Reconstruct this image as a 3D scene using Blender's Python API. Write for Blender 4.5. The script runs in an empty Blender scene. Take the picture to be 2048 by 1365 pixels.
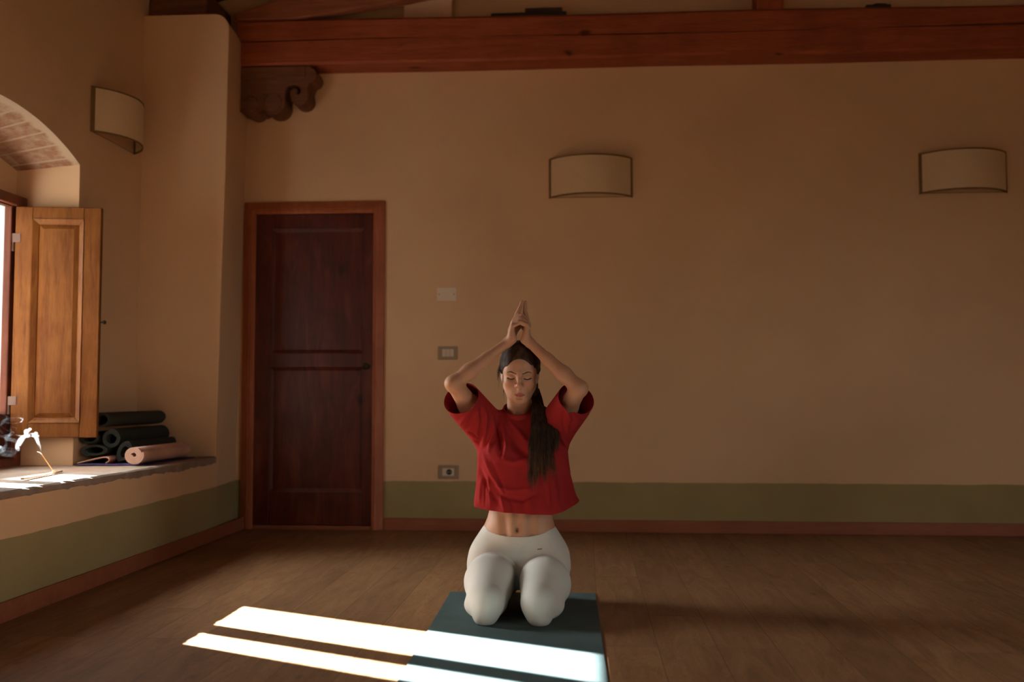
import bpy, bmesh, math, random
import numpy as np
from mathutils import Vector, Matrix

SC = bpy.context.scene
COL = SC.collection
random.seed(7)
PI = math.pi

# ------------------------------------------------------------------ camera
cam_d = bpy.data.cameras.new('camera')
cam_d.sensor_width = 36.0
cam_d.lens = 35.0
cam_d.clip_start = 0.05
cam_d.dof.use_dof = True
cam_d.dof.focus_distance = 3.88
cam_d.dof.aperture_fstop = 1.8
cam = bpy.data.objects.new('camera', cam_d)
COL.objects.link(cam)
cam.location = (0, 0, 0.83)
cam.rotation_euler = (PI / 2 + math.atan(109.5 / 1991), 0, math.atan(146 / 1991))
SC.camera = cam

# ------------------------------------------------------------------ daylight
world = bpy.data.worlds.new('sky')
SC.world = world
world.use_nodes = True
nt = world.node_tree
nt.nodes.clear()
w_out = nt.nodes.new('ShaderNodeOutputWorld')
w_bg = nt.nodes.new('ShaderNodeBackground')
w_tc = nt.nodes.new('ShaderNodeTexCoord')
w_sep = nt.nodes.new('ShaderNodeSeparateXYZ')
w_rmp = nt.nodes.new('ShaderNodeValToRGB')
w_rmp.color_ramp.elements[0].position = 0.46
w_rmp.color_ramp.elements[0].color = (0.20, 0.15, 0.09, 1)      # sunlit ground outside
w_rmp.color_ramp.elements[1].position = 0.53
w_rmp.color_ramp.elements[1].color = (0.93, 0.97, 1.0, 1)
w_map = nt.nodes.new('ShaderNodeMapRange')
w_map.inputs[1].default_value = -1
w_map.inputs[2].default_value = 1
# hazy sky: much brighter around the sun than opposite it
w_dot = nt.nodes.new('ShaderNodeVectorMath')
w_dot.operation = 'DOT_PRODUCT'
w_dot.inputs[1].default_value = (-0.796, 0.373, 0.478)
w_glow = nt.nodes.new('ShaderNodeMapRange')
w_glow.interpolation_type = 'SMOOTHSTEP'
w_glow.inputs[1].default_value = 0.45
w_glow.inputs[2].default_value = 0.95
w_glow.inputs[3].default_value = 8.0
w_glow.inputs[4].default_value = 52.0
nt.links.new(w_tc.outputs['Generated'], w_sep.inputs[0])
nt.links.new(w_tc.outputs['Generated'], w_dot.inputs[0])
nt.links.new(w_dot.outputs['Value'], w_glow.inputs[0])
nt.links.new(w_sep.outputs[2], w_map.inputs[0])
nt.links.new(w_map.outputs[0], w_rmp.inputs[0])
nt.links.new(w_rmp.outputs[0], w_bg.inputs[0])
nt.links.new(w_glow.outputs[0], w_bg.inputs[1])
nt.links.new(w_bg.outputs[0], w_out.inputs[0])

sun_d = bpy.data.lights.new('sun', 'SUN')
sun_d.energy = 150.0
sun_d.color = (1.0, 1.0, 1.06)
sun_d.angle = math.radians(0.53)
sun = bpy.data.objects.new('sun', sun_d)
COL.objects.link(sun)
sun.rotation_euler = Vector((0.80, -0.375, -0.48)).to_track_quat('-Z', 'Y').to_euler()

def portal(name, loc, rot, sx, sy):
    """light portal that guides sky sampling through a window opening"""
    d = bpy.data.lights.new(name, 'AREA')
    d.shape = 'RECTANGLE'
    d.size, d.size_y = sx, sy
    d.cycles.is_portal = True
    o = bpy.data.objects.new(name, d)
    COL.objects.link(o)
    o.location, o.rotation_euler = loc, rot
    return o
portal('window_portal', (-3.00, 4.26, 1.28), (0, -PI / 2, 0), 1.10, 1.20)
portal('window_portal', (4.72, 0.20, 1.55), (0, PI / 2, 0), 1.50, 3.00)
portal('window_portal', (-3.00, 0.66, 1.28), (0, -PI / 2, 0), 1.10, 1.20)

SC.view_settings.view_transform = 'Standard'
SC.view_settings.look = 'None'
SC.view_settings.gamma = 1.0
SC.view_settings.exposure = 0.0
SC.view_settings.use_curve_mapping = False

# ------------------------------------------------------------------ helpers
def link(o):
    COL.objects.link(o)
    return o

def base_of(p):
    v = Vector((0, 0, 0))
    while p is not None:
        v += p.location
        p = p.parent
    return v

def mesh_obj(name, me, mat, parent=None, local=False, smooth=False):
    o = link(bpy.data.objects.new(name, me))
    mats = mat if isinstance(mat, (list, tuple)) else [mat]
    for m in mats:
        me.materials.append(m)
    if parent is not None:
        if not local:
            me.transform(Matrix.Translation(-base_of(parent)))
        o.parent = parent
    if smooth:
        for p in me.polygons:
            p.use_smooth = True
    return o

def obj(name, bm, mat, parent=None, local=False, smooth=False, bevel=0.0, seg=2):
    bmesh.ops.recalc_face_normals(bm, faces=bm.faces)
    me = bpy.data.meshes.new(name)
    bm.to_mesh(me)
    bm.free()
    o = mesh_obj(name, me, mat, parent, local, smooth)
    if bevel:
        m = o.modifiers.new('bevel', 'BEVEL')
        m.width, m.segments, m.limit_method = bevel, seg, 'ANGLE'
        m.angle_limit = math.radians(40)
        m.harden_normals = False
    return o

def thing(name, label, cat, loc, rotz=0.0, group=None):
    o = link(bpy.data.objects.new(name, None))
    o.empty_display_size = 0.05
    o.location = loc
    o.rotation_euler = (0, 0, rotz)
    return tag(o, label, cat, group)

def tag(o, label, cat, group=None):
    o['label'], o['category'] = label, cat
    if group:
        o['group'] = group
    return o

def struct(o):
    o['kind'] = 'structure'
    return o

def box(bm, x0, x1, y0, y1, z0, z1):
    v = [bm.verts.new(p) for p in ((x0, y0, z0), (x1, y0, z0), (x1, y1, z0), (x0, y1, z0),
                                   (x0, y0, z1), (x1, y0, z1), (x1, y1, z1), (x0, y1, z1))]
    for f in ((0, 3, 2, 1), (4, 5, 6, 7), (0, 1, 5, 4), (1, 2, 6, 5), (2, 3, 7, 6), (3, 0, 4, 7)):
        bm.faces.new([v[i] for i in f])
    return v

def prism(bm, pts, axis, a0, a1):
    """extrude a 2D polygon along an axis ('x': pts are (y,z); 'y': (x,z); 'z': (x,y))"""
    def mk(p, a):
        if axis == 'x': return (a, p[0], p[1])
        if axis == 'y': return (p[0], a, p[1])
        return (p[0], p[1], a)
    A = [bm.verts.new(mk(p, a0)) for p in pts]
    B = [bm.verts.new(mk(p, a1)) for p in pts]
    n = len(pts)
    bm.faces.new(A)
    bm.faces.new(B[::-1])
    for i in range(n):
        j = (i + 1) % n
        bm.faces.new((A[i], B[i], B[j], A[j]))

def tube(bm, pts, radii, n=8, cap=True, flat=None):
    """tube along a polyline; flat=(axis vector, factor) squashes the section"""
    pts = [Vector(p) for p in pts]
    if not hasattr(radii, '__len__'):
        radii = [radii] * len(pts)
    rings = []
    up = Vector((0.13, 0.31, 0.94)).normalized()
    for i, p in enumerate(pts):
        t = (pts[min(i + 1, len(pts) - 1)] - pts[max(i - 1, 0)])
        if t.length < 1e-9:
            t = Vector((0, 0, 1))
        t.normalize()
        u = t.cross(up)
        if u.length < 1e-3:
            u = t.cross(Vector((1, 0, 0)))
        u.normalize()
        w = t.cross(u).normalized()
        ring = []
        for k in range(n):
            a = 2 * PI * k / n
            off = (u * math.cos(a) + w * math.sin(a)) * radii[i]
            if flat is not None:
                ax = flat[0]
                off = off - ax * off.dot(ax) * (1 - flat[1])
            ring.append(bm.verts.new(p + off))
        rings.append(ring)
    for a, b in zip(rings, rings[1:]):
        for k in range(n):
            bm.faces.new((a[k], a[(k + 1) % n], b[(k + 1) % n], b[k]))
    if cap:
        bm.faces.new(rings[0][::-1])
        bm.faces.new(rings[-1])

def lathe(bm, prof, centre, axis='y', n=20):
    c = Vector(centre)
    rings = []
    for r, h in prof:
        ring = []
        for k in range(n):
            a = 2 * PI * k / n
            ca, sa = r * math.cos(a), r * math.sin(a)
            off = {'y': (ca, h, sa), 'z': (ca, sa, h), 'x': (h, ca, sa)}[axis]
            ring.append(bm.verts.new(c + Vector(off)))
        rings.append(ring)
    for a, b in zip(rings, rings[1:]):
        for k in range(n):
            bm.faces.new((a[k], a[(k + 1) % n], b[(k + 1) % n], b[k]))
    bm.faces.new(rings[0][::-1])
    bm.faces.new(rings[-1])

def catmull(pts, n=6):
    pts = [Vector(p) for p in pts]
    out = []
    P = [pts[0] * 2 - pts[1]] + pts + [pts[-1] * 2 - pts[-2]]
    for i in range(1, len(P) - 2):
        p0, p1, p2, p3 = P[i - 1], P[i], P[i + 1], P[i + 2]
        for k in range(n):
            t = k / n
            out.append(0.5 * ((2 * p1) + (p2 - p0) * t + (2 * p0 - 5 * p1 + 4 * p2 - p3) * t * t
                              + (3 * p1 - p0 - 3 * p2 + p3) * t ** 3))
    out.append(pts[-1])
    return out

# ------------------------------------------------------------------ materials
def new_mat(name, rough=0.7, spec=0.3):
    m = bpy.data.materials.new(name)
    m.use_nodes = True
    b = m.node_tree.nodes['Principled BSDF']
    b.inputs['Roughness'].default_value = rough
    b.inputs['Specular IOR Level'].default_value = spec
    return m, m.node_tree, b

def N(t, kind, **kw):
    n = t.nodes.new('ShaderNode' + kind)
    for k, v in kw.items():
        setattr(n, k, v)
    return n

def noise(t, vec, scale, detail=4, rough=0.55, dist=0.0):
    n = N(t, 'TexNoise')
    n.inputs['Scale'].default_value = scale
    n.inputs['Detail'].default_value = detail
    n.inputs['Roughness'].default_value = rough
    n.inputs['Distortion'].default_value = dist
    t.links.new(vec, n.inputs['Vector'])
    return n.outputs['Fac']

def ramp(t, fac, stops):
    r = N(t, 'ValToRGB')
    e = r.color_ramp.elements
    while len(e) < len(stops):
        e.new(0.5)
    for el, (p, c) in zip(e, stops):
        el.position = p
        el.color = (*c, 1) if len(c) == 3 else c
    t.links.new(fac, r.inputs[0])
    return r.outputs['Color']

def mix(t, fac, a, b, mode='MIX'):
    m = N(t, 'Mix', data_type='RGBA', blend_type=mode)
    if isinstance(fac, (int, float)):
        m.inputs[0].default_value = fac
    else:
        t.links.new(fac, m.inputs[0])
    for s, v in ((m.inputs[6], a), (m.inputs[7], b)):
        if isinstance(v, tuple):
            s.default_value = (*v, 1) if len(v) == 3 else v
        else:
            t.links.new(v, s)
    return m.outputs[2]

def mapping(t, scale, loc=(0, 0, 0), rot=(0, 0, 0)):
    tc = N(t, 'TexCoord')
    m = N(t, 'Mapping')
    m.inputs['Scale'].default_value = scale
    m.inputs['Location'].default_value = loc
    m.inputs['Rotation'].default_value = rot
    t.links.new(tc.outputs['Object'], m.inputs[0])
    return m.outputs[0]

def bump(t, b, h, strength, dist=0.01):
    n = N(t, 'Bump')
    n.inputs['Strength'].default_value = strength
    n.inputs['Distance'].default_value = dist
    t.links.new(h, n.inputs['Height'])
    t.links.new(n.outputs[0], b.inputs['Normal'])

def plain(name, col, rough=0.7, spec=0.3, metal=0.0, var=0.08, scale=30):
    m, t, b = new_mat(name, rough, spec)
    f = noise(t, mapping(t, (1, 1, 1)), scale)
    c2 = tuple(min(1, c * (1 + var)) for c in col)
    c1 = tuple(c * (1 - var) for c in col)
    t.links.new(ramp(t, f, [(0.3, c1), (0.7, c2)]), b.inputs['Base Color'])
    b.inputs['Metallic'].default_value = metal
    return m

def wood(name, dark, mid, light, axis='z', rough=0.5, knots=True, scale=1.0, spec=0.35, seed=0.0, faded=None):
    m, t, b = new_mat(name, rough, spec)
    s = [9 * scale, 9 * scale, 9 * scale]
    s['xyz'.index(axis)] = 0.7 * scale
    v = mapping(t, tuple(s), (seed, seed * 1.7, seed * 0.6))
    g = noise(t, v, 3.0, 8, 0.62, 0.9)
    fine = noise(t, v, 22.0, 4, 0.6, 0.2)
    col = ramp(t, g, [(0.25, dark), (0.5, mid), (0.78, light)])
    col = mix(t, 0.28, col, ramp(t, fine, [(0.35, dark), (0.65, light)]))
    blot = noise(t, mapping(t, (1, 1, 1), (seed, 0, 0)), 5.0 * scale, 3)
    col = mix(t, ramp(t, blot, [(0.45, (0, 0, 0)), (0.75, (0.55, 0.55, 0.55))]), col, dark)
    if knots:
        s2 = [6.5, 6.5, 6.5]
        s2['xyz'.index(axis)] = 3.2
        vo = N(t, 'TexVoronoi')
        vo.inputs['Scale'].default_value = scale
        t.links.new(mapping(t, tuple(s2), (seed * 3.1, seed, seed * 2)), vo.inputs['Vector'])
        k = ramp(t, vo.outputs['Distance'], [(0.06, (1, 1, 1)), (0.17, (0, 0, 0))])
        gate = ramp(t, noise(t, mapping(t, (1, 1, 1), (3 + seed, 1, 2)), 4.0 * scale, 1), [(0.52, (0, 0, 0)), (0.58, (1, 1, 1))])
        kk = mix(t, 1.0, k, gate, 'MULTIPLY')
        col = mix(t, kk, col, tuple(c * 0.35 for c in dark))
    if faded:                                        # worn, sun-faded streaks in the stain
        s3 = [5.0, 5.0, 5.0]
        s3['xyz'.index(axis)] = 1.1
        fa = noise(t, mapping(t, tuple(s3), (seed * 2, 5, seed)), 1.6, 5, 0.6, 0.6)
        col = mix(t, ramp(t, fa, [(0.52, (0, 0, 0)), (0.74, (0.75, 0.75, 0.75))]), col, faded)
    t.links.new(col, b.inputs['Base Color'])
    bump(t, b, g, 0.12, 0.004)
    return m

PLASTER = (0.73, 0.475, 0.270)
def plaster_mat():
    """limewashed plaster with a painted dado band on the lowest 30 cm"""
    m, t, b = new_mat('painted_plaster', 0.9, 0.12)
    v = mapping(t, (1, 1, 1))
    big = noise(t, v, 1.3, 3, 0.5)
    col = ramp(t, big, [(0.3, tuple(c * 0.93 for c in PLASTER)), (0.7, tuple(min(1, c * 1.05) for c in PLASTER))])
    tc = N(t, 'TexCoord')
    sep = N(t, 'SeparateXYZ')
    t.links.new(tc.outputs['Object'], sep.inputs[0])
    wob = noise(t, v, 6.0, 3)
    ma = N(t, 'Math', operation='MULTIPLY_ADD')
    ma.inputs[1].default_value = 0.012
    t.links.new(wob, ma.inputs[0])
    t.links.new(sep.outputs[2], ma.inputs[2])
    lt = N(t, 'Math', operation='LESS_THAN')
    lt.inputs[1].default_value = 0.308
    t.links.new(ma.outputs[0], lt.inputs[0])
    band = ramp(t, noise(t, v, 3.0, 3), [(0.3, (0.330, 0.255, 0.115)), (0.7, (0.375, 0.292, 0.134))])
    t.links.new(mix(t, lt.outputs[0], col, band), b.inputs['Base Color'])
    bump(t, b, noise(t, v, 9.0, 6, 0.6), 0.22, 0.012)
    return m
M_PLASTER = plaster_mat()

def brick_mat():
    m, t, b = new_mat('old_terracotta_brick', 0.92, 0.1)
    uv = N(t, 'UVMap')
    br = N(t, 'TexBrick')
    br.offset = 0.5
    br.inputs['Scale'].default_value = 1.0
    br.inputs['Brick Width'].default_value = 0.60
    br.inputs['Row Height'].default_value = 0.125
    br.inputs['Mortar Size'].default_value = 0.010
    br.inputs['Mortar Smooth'].default_value = 0.4
    br.inputs['Color1'].default_value = (0.25, 0.112, 0.058, 1)
    br.inputs['Color2'].default_value = (0.30, 0.158, 0.088, 1)
    br.inputs['Mortar'].default_value = (0.40, 0.275, 0.175, 1)
    t.links.new(uv.outputs[0], br.inputs['Vector'])
    v = mapping(t, (1, 1, 1))
    stain = noise(t, v, 16.0, 6, 0.7)
    col = mix(t, ramp(t, stain, [(0.42, (0, 0, 0)), (0.66, (0.85, 0.85, 0.85))]), br.outputs['Color'], (0.40, 0.272, 0.172))
    col = mix(t, ramp(t, noise(t, v, 34.0, 4), [(0.58, (0, 0, 0)), (0.75, (0.5, 0.5, 0.5))]), col, (0.25, 0.085, 0.04))
    # plaster smeared over the edge nearest the room
    sep = N(t, 'SeparateXYZ')
    t.links.new(uv.outputs[0], sep.inputs[0])
    ed = N(t, 'Math', operation='MULTIPLY_ADD')
    ed.inputs[1].default_value = 0.09
    t.links.new(noise(t, v, 12.0, 4), ed.inputs[0])
    t.links.new(sep.outputs[0], ed.inputs[2])
    col = mix(t, ramp(t, ed.outputs[0], [(0.075, (1, 1, 1)), (0.10, (0, 0, 0))]), col, (0.44, 0.310, 0.195))
    t.links.new(col, b.inputs['Base Color'])
    bump(t, b, br.outputs['Fac'], -0.4, 0.006)
    return m
M_BRICK = brick_mat()

def floor_mat():
    m, t, b = new_mat('laminate_planks', 0.5, 0.25)
    tc = N(t, 'TexCoord')
    sep = N(t, 'SeparateXYZ')
    t.links.new(tc.outputs['Object'], sep.inputs[0])
    comb = N(t, 'CombineXYZ')
    t.links.new(sep.outputs[1], comb.inputs[0])
    ax = N(t, 'Math', operation='ADD')
    ax.inputs[1].default_value = 20 * 0.1945 - 0.0430
    t.links.new(sep.outputs[0], ax.inputs[0])
    t.links.new(ax.outputs[0], comb.inputs[1])
    br = N(t, 'TexBrick')
    br.offset, br.offset_frequency = 0.37, 2
    br.inputs['Scale'].default_value = 1.0
    br.inputs['Brick Width'].default_value = 1.28
    br.inputs['Row Height'].default_value = 0.1945
    br.inputs['Mortar Size'].default_value = 0.0014
    br.inputs['Mortar Smooth'].default_value = 0.2
    br.inputs['Color1'].default_value = (0.0, 0.0, 0.0, 1)
    br.inputs['Color2'].default_value = (1, 1, 1, 1)
    br.inputs['Mortar'].default_value = (0.5, 0.5, 0.5, 1)
    t.links.new(comb.outputs[0], br.inputs['Vector'])
    bw = N(t, 'RGBToBW')
    t.links.new(br.outputs['Color'], bw.inputs[0])
    # every plank shifts its own grain
    off = N(t, 'CombineXYZ')
    mu = N(t, 'Math', operation='MULTIPLY')
    mu.inputs[1].default_value = 9.0
    t.links.new(bw.outputs[0], mu.inputs[0])
    t.links.new(mu.outputs[0], off.inputs[2])
    add = N(t, 'VectorMath', operation='ADD')
    t.links.new(tc.outputs['Object'], add.inputs[0])
    t.links.new(off.outputs[0], add.inputs[1])
    mp = N(t, 'Mapping')
    mp.inputs['Scale'].default_value = (7.0, 1.1, 1.0)
    t.links.new(add.outputs[0], mp.inputs[0])
    g = noise(t, mp.outputs[0], 2.2, 8, 0.6, 1.4)
    fine = noise(t, mp.outputs[0], 26.0, 4, 0.6)
    col = ramp(t, g, [(0.28, (0.150, 0.064, 0.025)), (0.5, (0.285, 0.136, 0.058)), (0.72, (0.390, 0.205, 0.096))])
    col = mix(t, 0.35, col, ramp(t, fine, [(0.3, (0.120, 0.072, 0.030)), (0.7, (0.330, 0.170, 0.080))]))
    tone = ramp(t, bw.outputs[0], [(0.0, (0.80, 0.78, 0.76)), (1.0, (1.10, 1.08, 1.06))])
    col = mix(t, 1.0, col, tone, 'MULTIPLY')
    mp2 = N(t, 'Mapping')
    mp2.inputs['Scale'].default_value = (7.5, 3.0, 1.0)
    t.links.new(add.outputs[0], mp2.inputs[0])
    vo = N(t, 'TexVoronoi')
    vo.inputs['Scale'].default_value = 1.0
    t.links.new(mp2.outputs[0], vo.inputs['Vector'])
    k = ramp(t, vo.outputs['Distance'], [(0.03, (1, 1, 1)), (0.12, (0, 0, 0))])
    col = mix(t, mix(t, 1.0, k, (0.7, 0.7, 0.7), 'MULTIPLY'), col, (0.10, 0.05, 0.025))
    col = mix(t, br.outputs['Fac'], col, (0.10, 0.046, 0.020))
    t.links.new(col, b.inputs['Base Color'])
    bump(t, b, br.outputs['Fac'], -0.3, 0.002)
    return m
M_FLOOR = floor_mat()

M_BEAM = wood('red_stained_beam', (0.205, 0.040, 0.014), (0.375, 0.080, 0.027), (0.490, 0.128, 0.048), 'x', 0.6, seed=1.3)
M_BEAMDK = wood('old_brown_timber', (0.100, 0.036, 0.016), (0.185, 0.072, 0.032), (0.260, 0.108, 0.050), 'x', 0.75, seed=4.1)
M_RAFTER = wood('rough_rafter', (0.190, 0.052, 0.022), (0.340, 0.105, 0.043), (0.450, 0.158, 0.070), 'x', 0.75, seed=6.4)
M_POST = wood('red_stained_post', (0.205, 0.040, 0.014), (0.375, 0.080, 0.027), (0.490, 0.128, 0.048), 'z', 0.6, seed=2.2)
M_DOOR = wood('dark_mahogany_stain', (0.042, 0.005, 0.0025), (0.090, 0.011, 0.0045), (0.140, 0.021, 0.008), 'z', 0.42, seed=3.3, faded=(0.200, 0.050, 0.020))
M_CASING = wood('stained_casing', (0.290, 0.074, 0.026), (0.420, 0.120, 0.044), (0.520, 0.172, 0.070), 'z', 0.5, False, seed=5.5)
M_BASEB = wood('baseboard_wood', (0.240, 0.070, 0.028), (0.310, 0.098, 0.042), (0.380, 0.130, 0.060), 'x', 0.5, False, seed=7.7)
M_SHUTTER = wood('orange_pine', (0.110, 0.027, 0.0045), (0.215, 0.072, 0.0125), (0.275, 0.110, 0.0220), 'z', 0.55, seed=8.8, spec=0.15)
M_FRAME = wood('red_brown_window_wood', (0.115, 0.027, 0.010), (0.195, 0.050, 0.019), (0.255, 0.078, 0.033), 'z', 0.5, False, seed=9.1)
M_SASH = wood('dark_red_sash_wood', (0.055, 0.012, 0.005), (0.095, 0.023, 0.009), (0.130, 0.036, 0.015), 'z', 0.6, False, seed=9.6, spec=0.15)
M_OUTWALL = plain('grey_outside_render', (0.42, 0.42, 0.41), 0.9, 0.1, var=0.06, scale=8)
M_CEIL = wood('ceiling_boards', (0.060, 0.024, 0.012), (0.110, 0.045, 0.022), (0.150, 0.066, 0.034), 'y', 0.8, False, seed=2.9)
M_SHADE = plain('linen_lampshade', (0.72, 0.52, 0.31), 0.95, 0.05, var=0.05, scale=140)
M_TRIM = plain('brown_lampshade_trim', (0.20, 0.115, 0.045), 0.9, 0.1)
M_DARKMETAL = plain('blackened_metal', (0.035, 0.022, 0.014), 0.45, 0.5, 0.6)
M_HINGE = plain('painted_hinge_metal', (0.15, 0.08, 0.055), 0.5, 0.4, 0.2)
M_PLATEW = plain('cream_plastic', (0.80, 0.66, 0.50), 0.5, 0.3, var=0.02)
M_PLATEG = plain('greige_plastic', (0.36, 0.26, 0.17), 0.5, 0.3, var=0.02)
M_WHITEP = plain('ivory_plastic', (0.68, 0.56, 0.42), 0.45, 0.35, var=0.02)
M_DARKPL = plain('dark_plastic', (0.05, 0.032, 0.02), 0.6, 0.3)
M_CARD = plain('cream_cardboard', (0.66, 0.43, 0.27), 0.85, 0.1, var=0.03)
def stone_mat():
    m, t, b = new_mat('worn_stone', 0.85, 0.2)
    v = mapping(t, (1, 1, 1))
    c = ramp(t, noise(t, v, 7.0, 6, 0.65), [(0.3, (0.24, 0.165, 0.118)), (0.55, (0.33, 0.245, 0.185)), (0.75, (0.41, 0.320, 0.255))])
    c = mix(t, ramp(t, noise(t, v, 2.2, 2), [(0.45, (0, 0, 0)), (0.7, (0.7, 0.7, 0.7))]), c, (0.30, 0.13, 0.065))
    t.links.new(c, b.inputs['Base Color'])
    bump(t, b, noise(t, v, 30.0, 5), 0.35, 0.006)
    return m
M_STONE = stone_mat()
def rubber(name, col, scale=160):
    m, t, b = new_mat(name, 0.85, 0.2)
    v = mapping(t, (1, 1, 1))
    t.links.new(ramp(t, noise(t, v, 5.0, 5, 0.6), [(0.3, tuple(c * 0.85 for c in col)), (0.72, tuple(c * 1.15 for c in col))]), b.inputs['Base Color'])
    bump(t, b, noise(t, v, scale, 2), 0.25, 0.001)
    return m
M_SKY_BLOCKER = plain('dark_sky_blocker', (0.075, 0.065, 0.045), 0.95, 0.1, var=0.3, scale=3)  # kept dark so the added block outside bounces little light
M_MAT = rubber('teal_grey_mat', (0.070, 0.104, 0.098))
M_ROLLD = rubber('dark_teal_mat', (0.034, 0.040, 0.034))
M_ROLLD2 = rubber('charcoal_green_mat', (0.042, 0.043, 0.032))
M_ROLLP = rubber('dusty_pink_mat', (0.62, 0.36, 0.255))
M_ROLLPE = rubber('peach_mat', (0.62, 0.32, 0.21))
M_PURPLE = rubber('purple_mat', (0.085, 0.055, 0.14))
M_STICK = plain('incense_brown', (0.36, 0.19, 0.09), 0.9, 0.1)
M_ASH = plain('grey_ash', (0.62, 0.58, 0.54), 0.95, 0.05)
M_BAMBOO = wood('bamboo_holder', (0.40, 0.24, 0.12), (0.55, 0.36, 0.20), (0.66, 0.46, 0.27), 'y', 0.6, False)
def glass_mat():
    m = bpy.data.materials.new('window_glass')
    m.use_nodes = True
    t = m.node_tree
    t.nodes.clear()
    o = N(t, 'OutputMaterial')
    tr = N(t, 'BsdfTransparent')
    tr.inputs[0].default_value = (0.95, 0.97, 0.96, 1)
    gl = N(t, 'BsdfGlossy')
    gl.inputs['Roughness'].default_value = 0.02
    mx = N(t, 'MixShader')
    mx.inputs[0].default_value = 0.05
    t.links.new(tr.outputs[0], mx.inputs[1])
    t.links.new(gl.outputs[0], mx.inputs[2])
    t.links.new(mx.outputs[0], o.inputs[0])
    return m
M_GLASS = glass_mat()
def smoke_mat():
    m = bpy.data.materials.new('incense_smoke')
    m.use_nodes = True
    t = m.node_tree
    t.nodes.clear()
    o = N(t, 'OutputMaterial')
    v = N(t, 'VolumeScatter')
    v.inputs['Color'].default_value = (0.97, 0.98, 1.0, 1)
    v.inputs['Anisotropy'].default_value = 0.1
    f = noise(t, mapping(t, (1, 1, 1)), 55.0, 4, 0.65, 1.5)
    mr = N(t, 'MapRange')
    for i, q in enumerate((0.38, 0.64, 1.0, 12.0)):
        mr.inputs[i + 1].default_value = q
    t.links.new(f, mr.inputs[0])
    t.links.new(mr.outputs[0], v.inputs['Density'])
    t.links.new(v.outputs[0], o.inputs['Volume'])
    return m
M_SMOKE = smoke_mat()

# ------------------------------------------------------------------ room shell
XL, XR, XRIGHT = -2.135, -2.62, 4.60          # bench/pier face, recessed wall face, right wall
YB, YF = 6.14, -2.50
ZS = 0.478                                    # top of the stone ledge

bm = bmesh.new()
box(bm, -3.5, XRIGHT + 0.3, YF - 0.3, YB + 0.3, -0.12, 0.0)
struct(obj('floor', bm, M_FLOOR))

bm = bmesh.new()
box(bm, -3.5, XRIGHT + 0.3, YB, YB + 0.3, 0.0, 5.2)
struct(obj('wall_back', bm, M_PLASTER))
bm = bmesh.new()
box(bm, -3.5, XRIGHT + 0.3, YF - 0.3, YF, 0.0, 5.2)
struct(obj('wall_front', bm, M_PLASTER))

# right wall with an unseen window opening, placed and enlarged for fill light
bm = bmesh.new()
for b_ in ((YF, -1.30, 0, 3.6), (1.70, YB, 0, 3.6), (-1.30, 1.70, 0, 0.80), (-1.30, 1.70, 2.30, 3.6)):
    box(bm, XRIGHT, XRIGHT + 0.3, b_[0], b_[1], b_[2], b_[3])
struct(obj('wall_right', bm, M_PLASTER))

# ceiling: two boarded slopes
bm = bmesh.new()
prism(bm, [(-3.5, 3.02), (1.15, 4.42), (XRIGHT + 0.3, 3.29), (XRIGHT + 0.3, 3.45), (1.15, 4.58), (-3.5, 3.18)], 'y', YF - 0.3, YB + 0.3)
struct(obj('ceiling', bm, M_CEIL))

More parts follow.
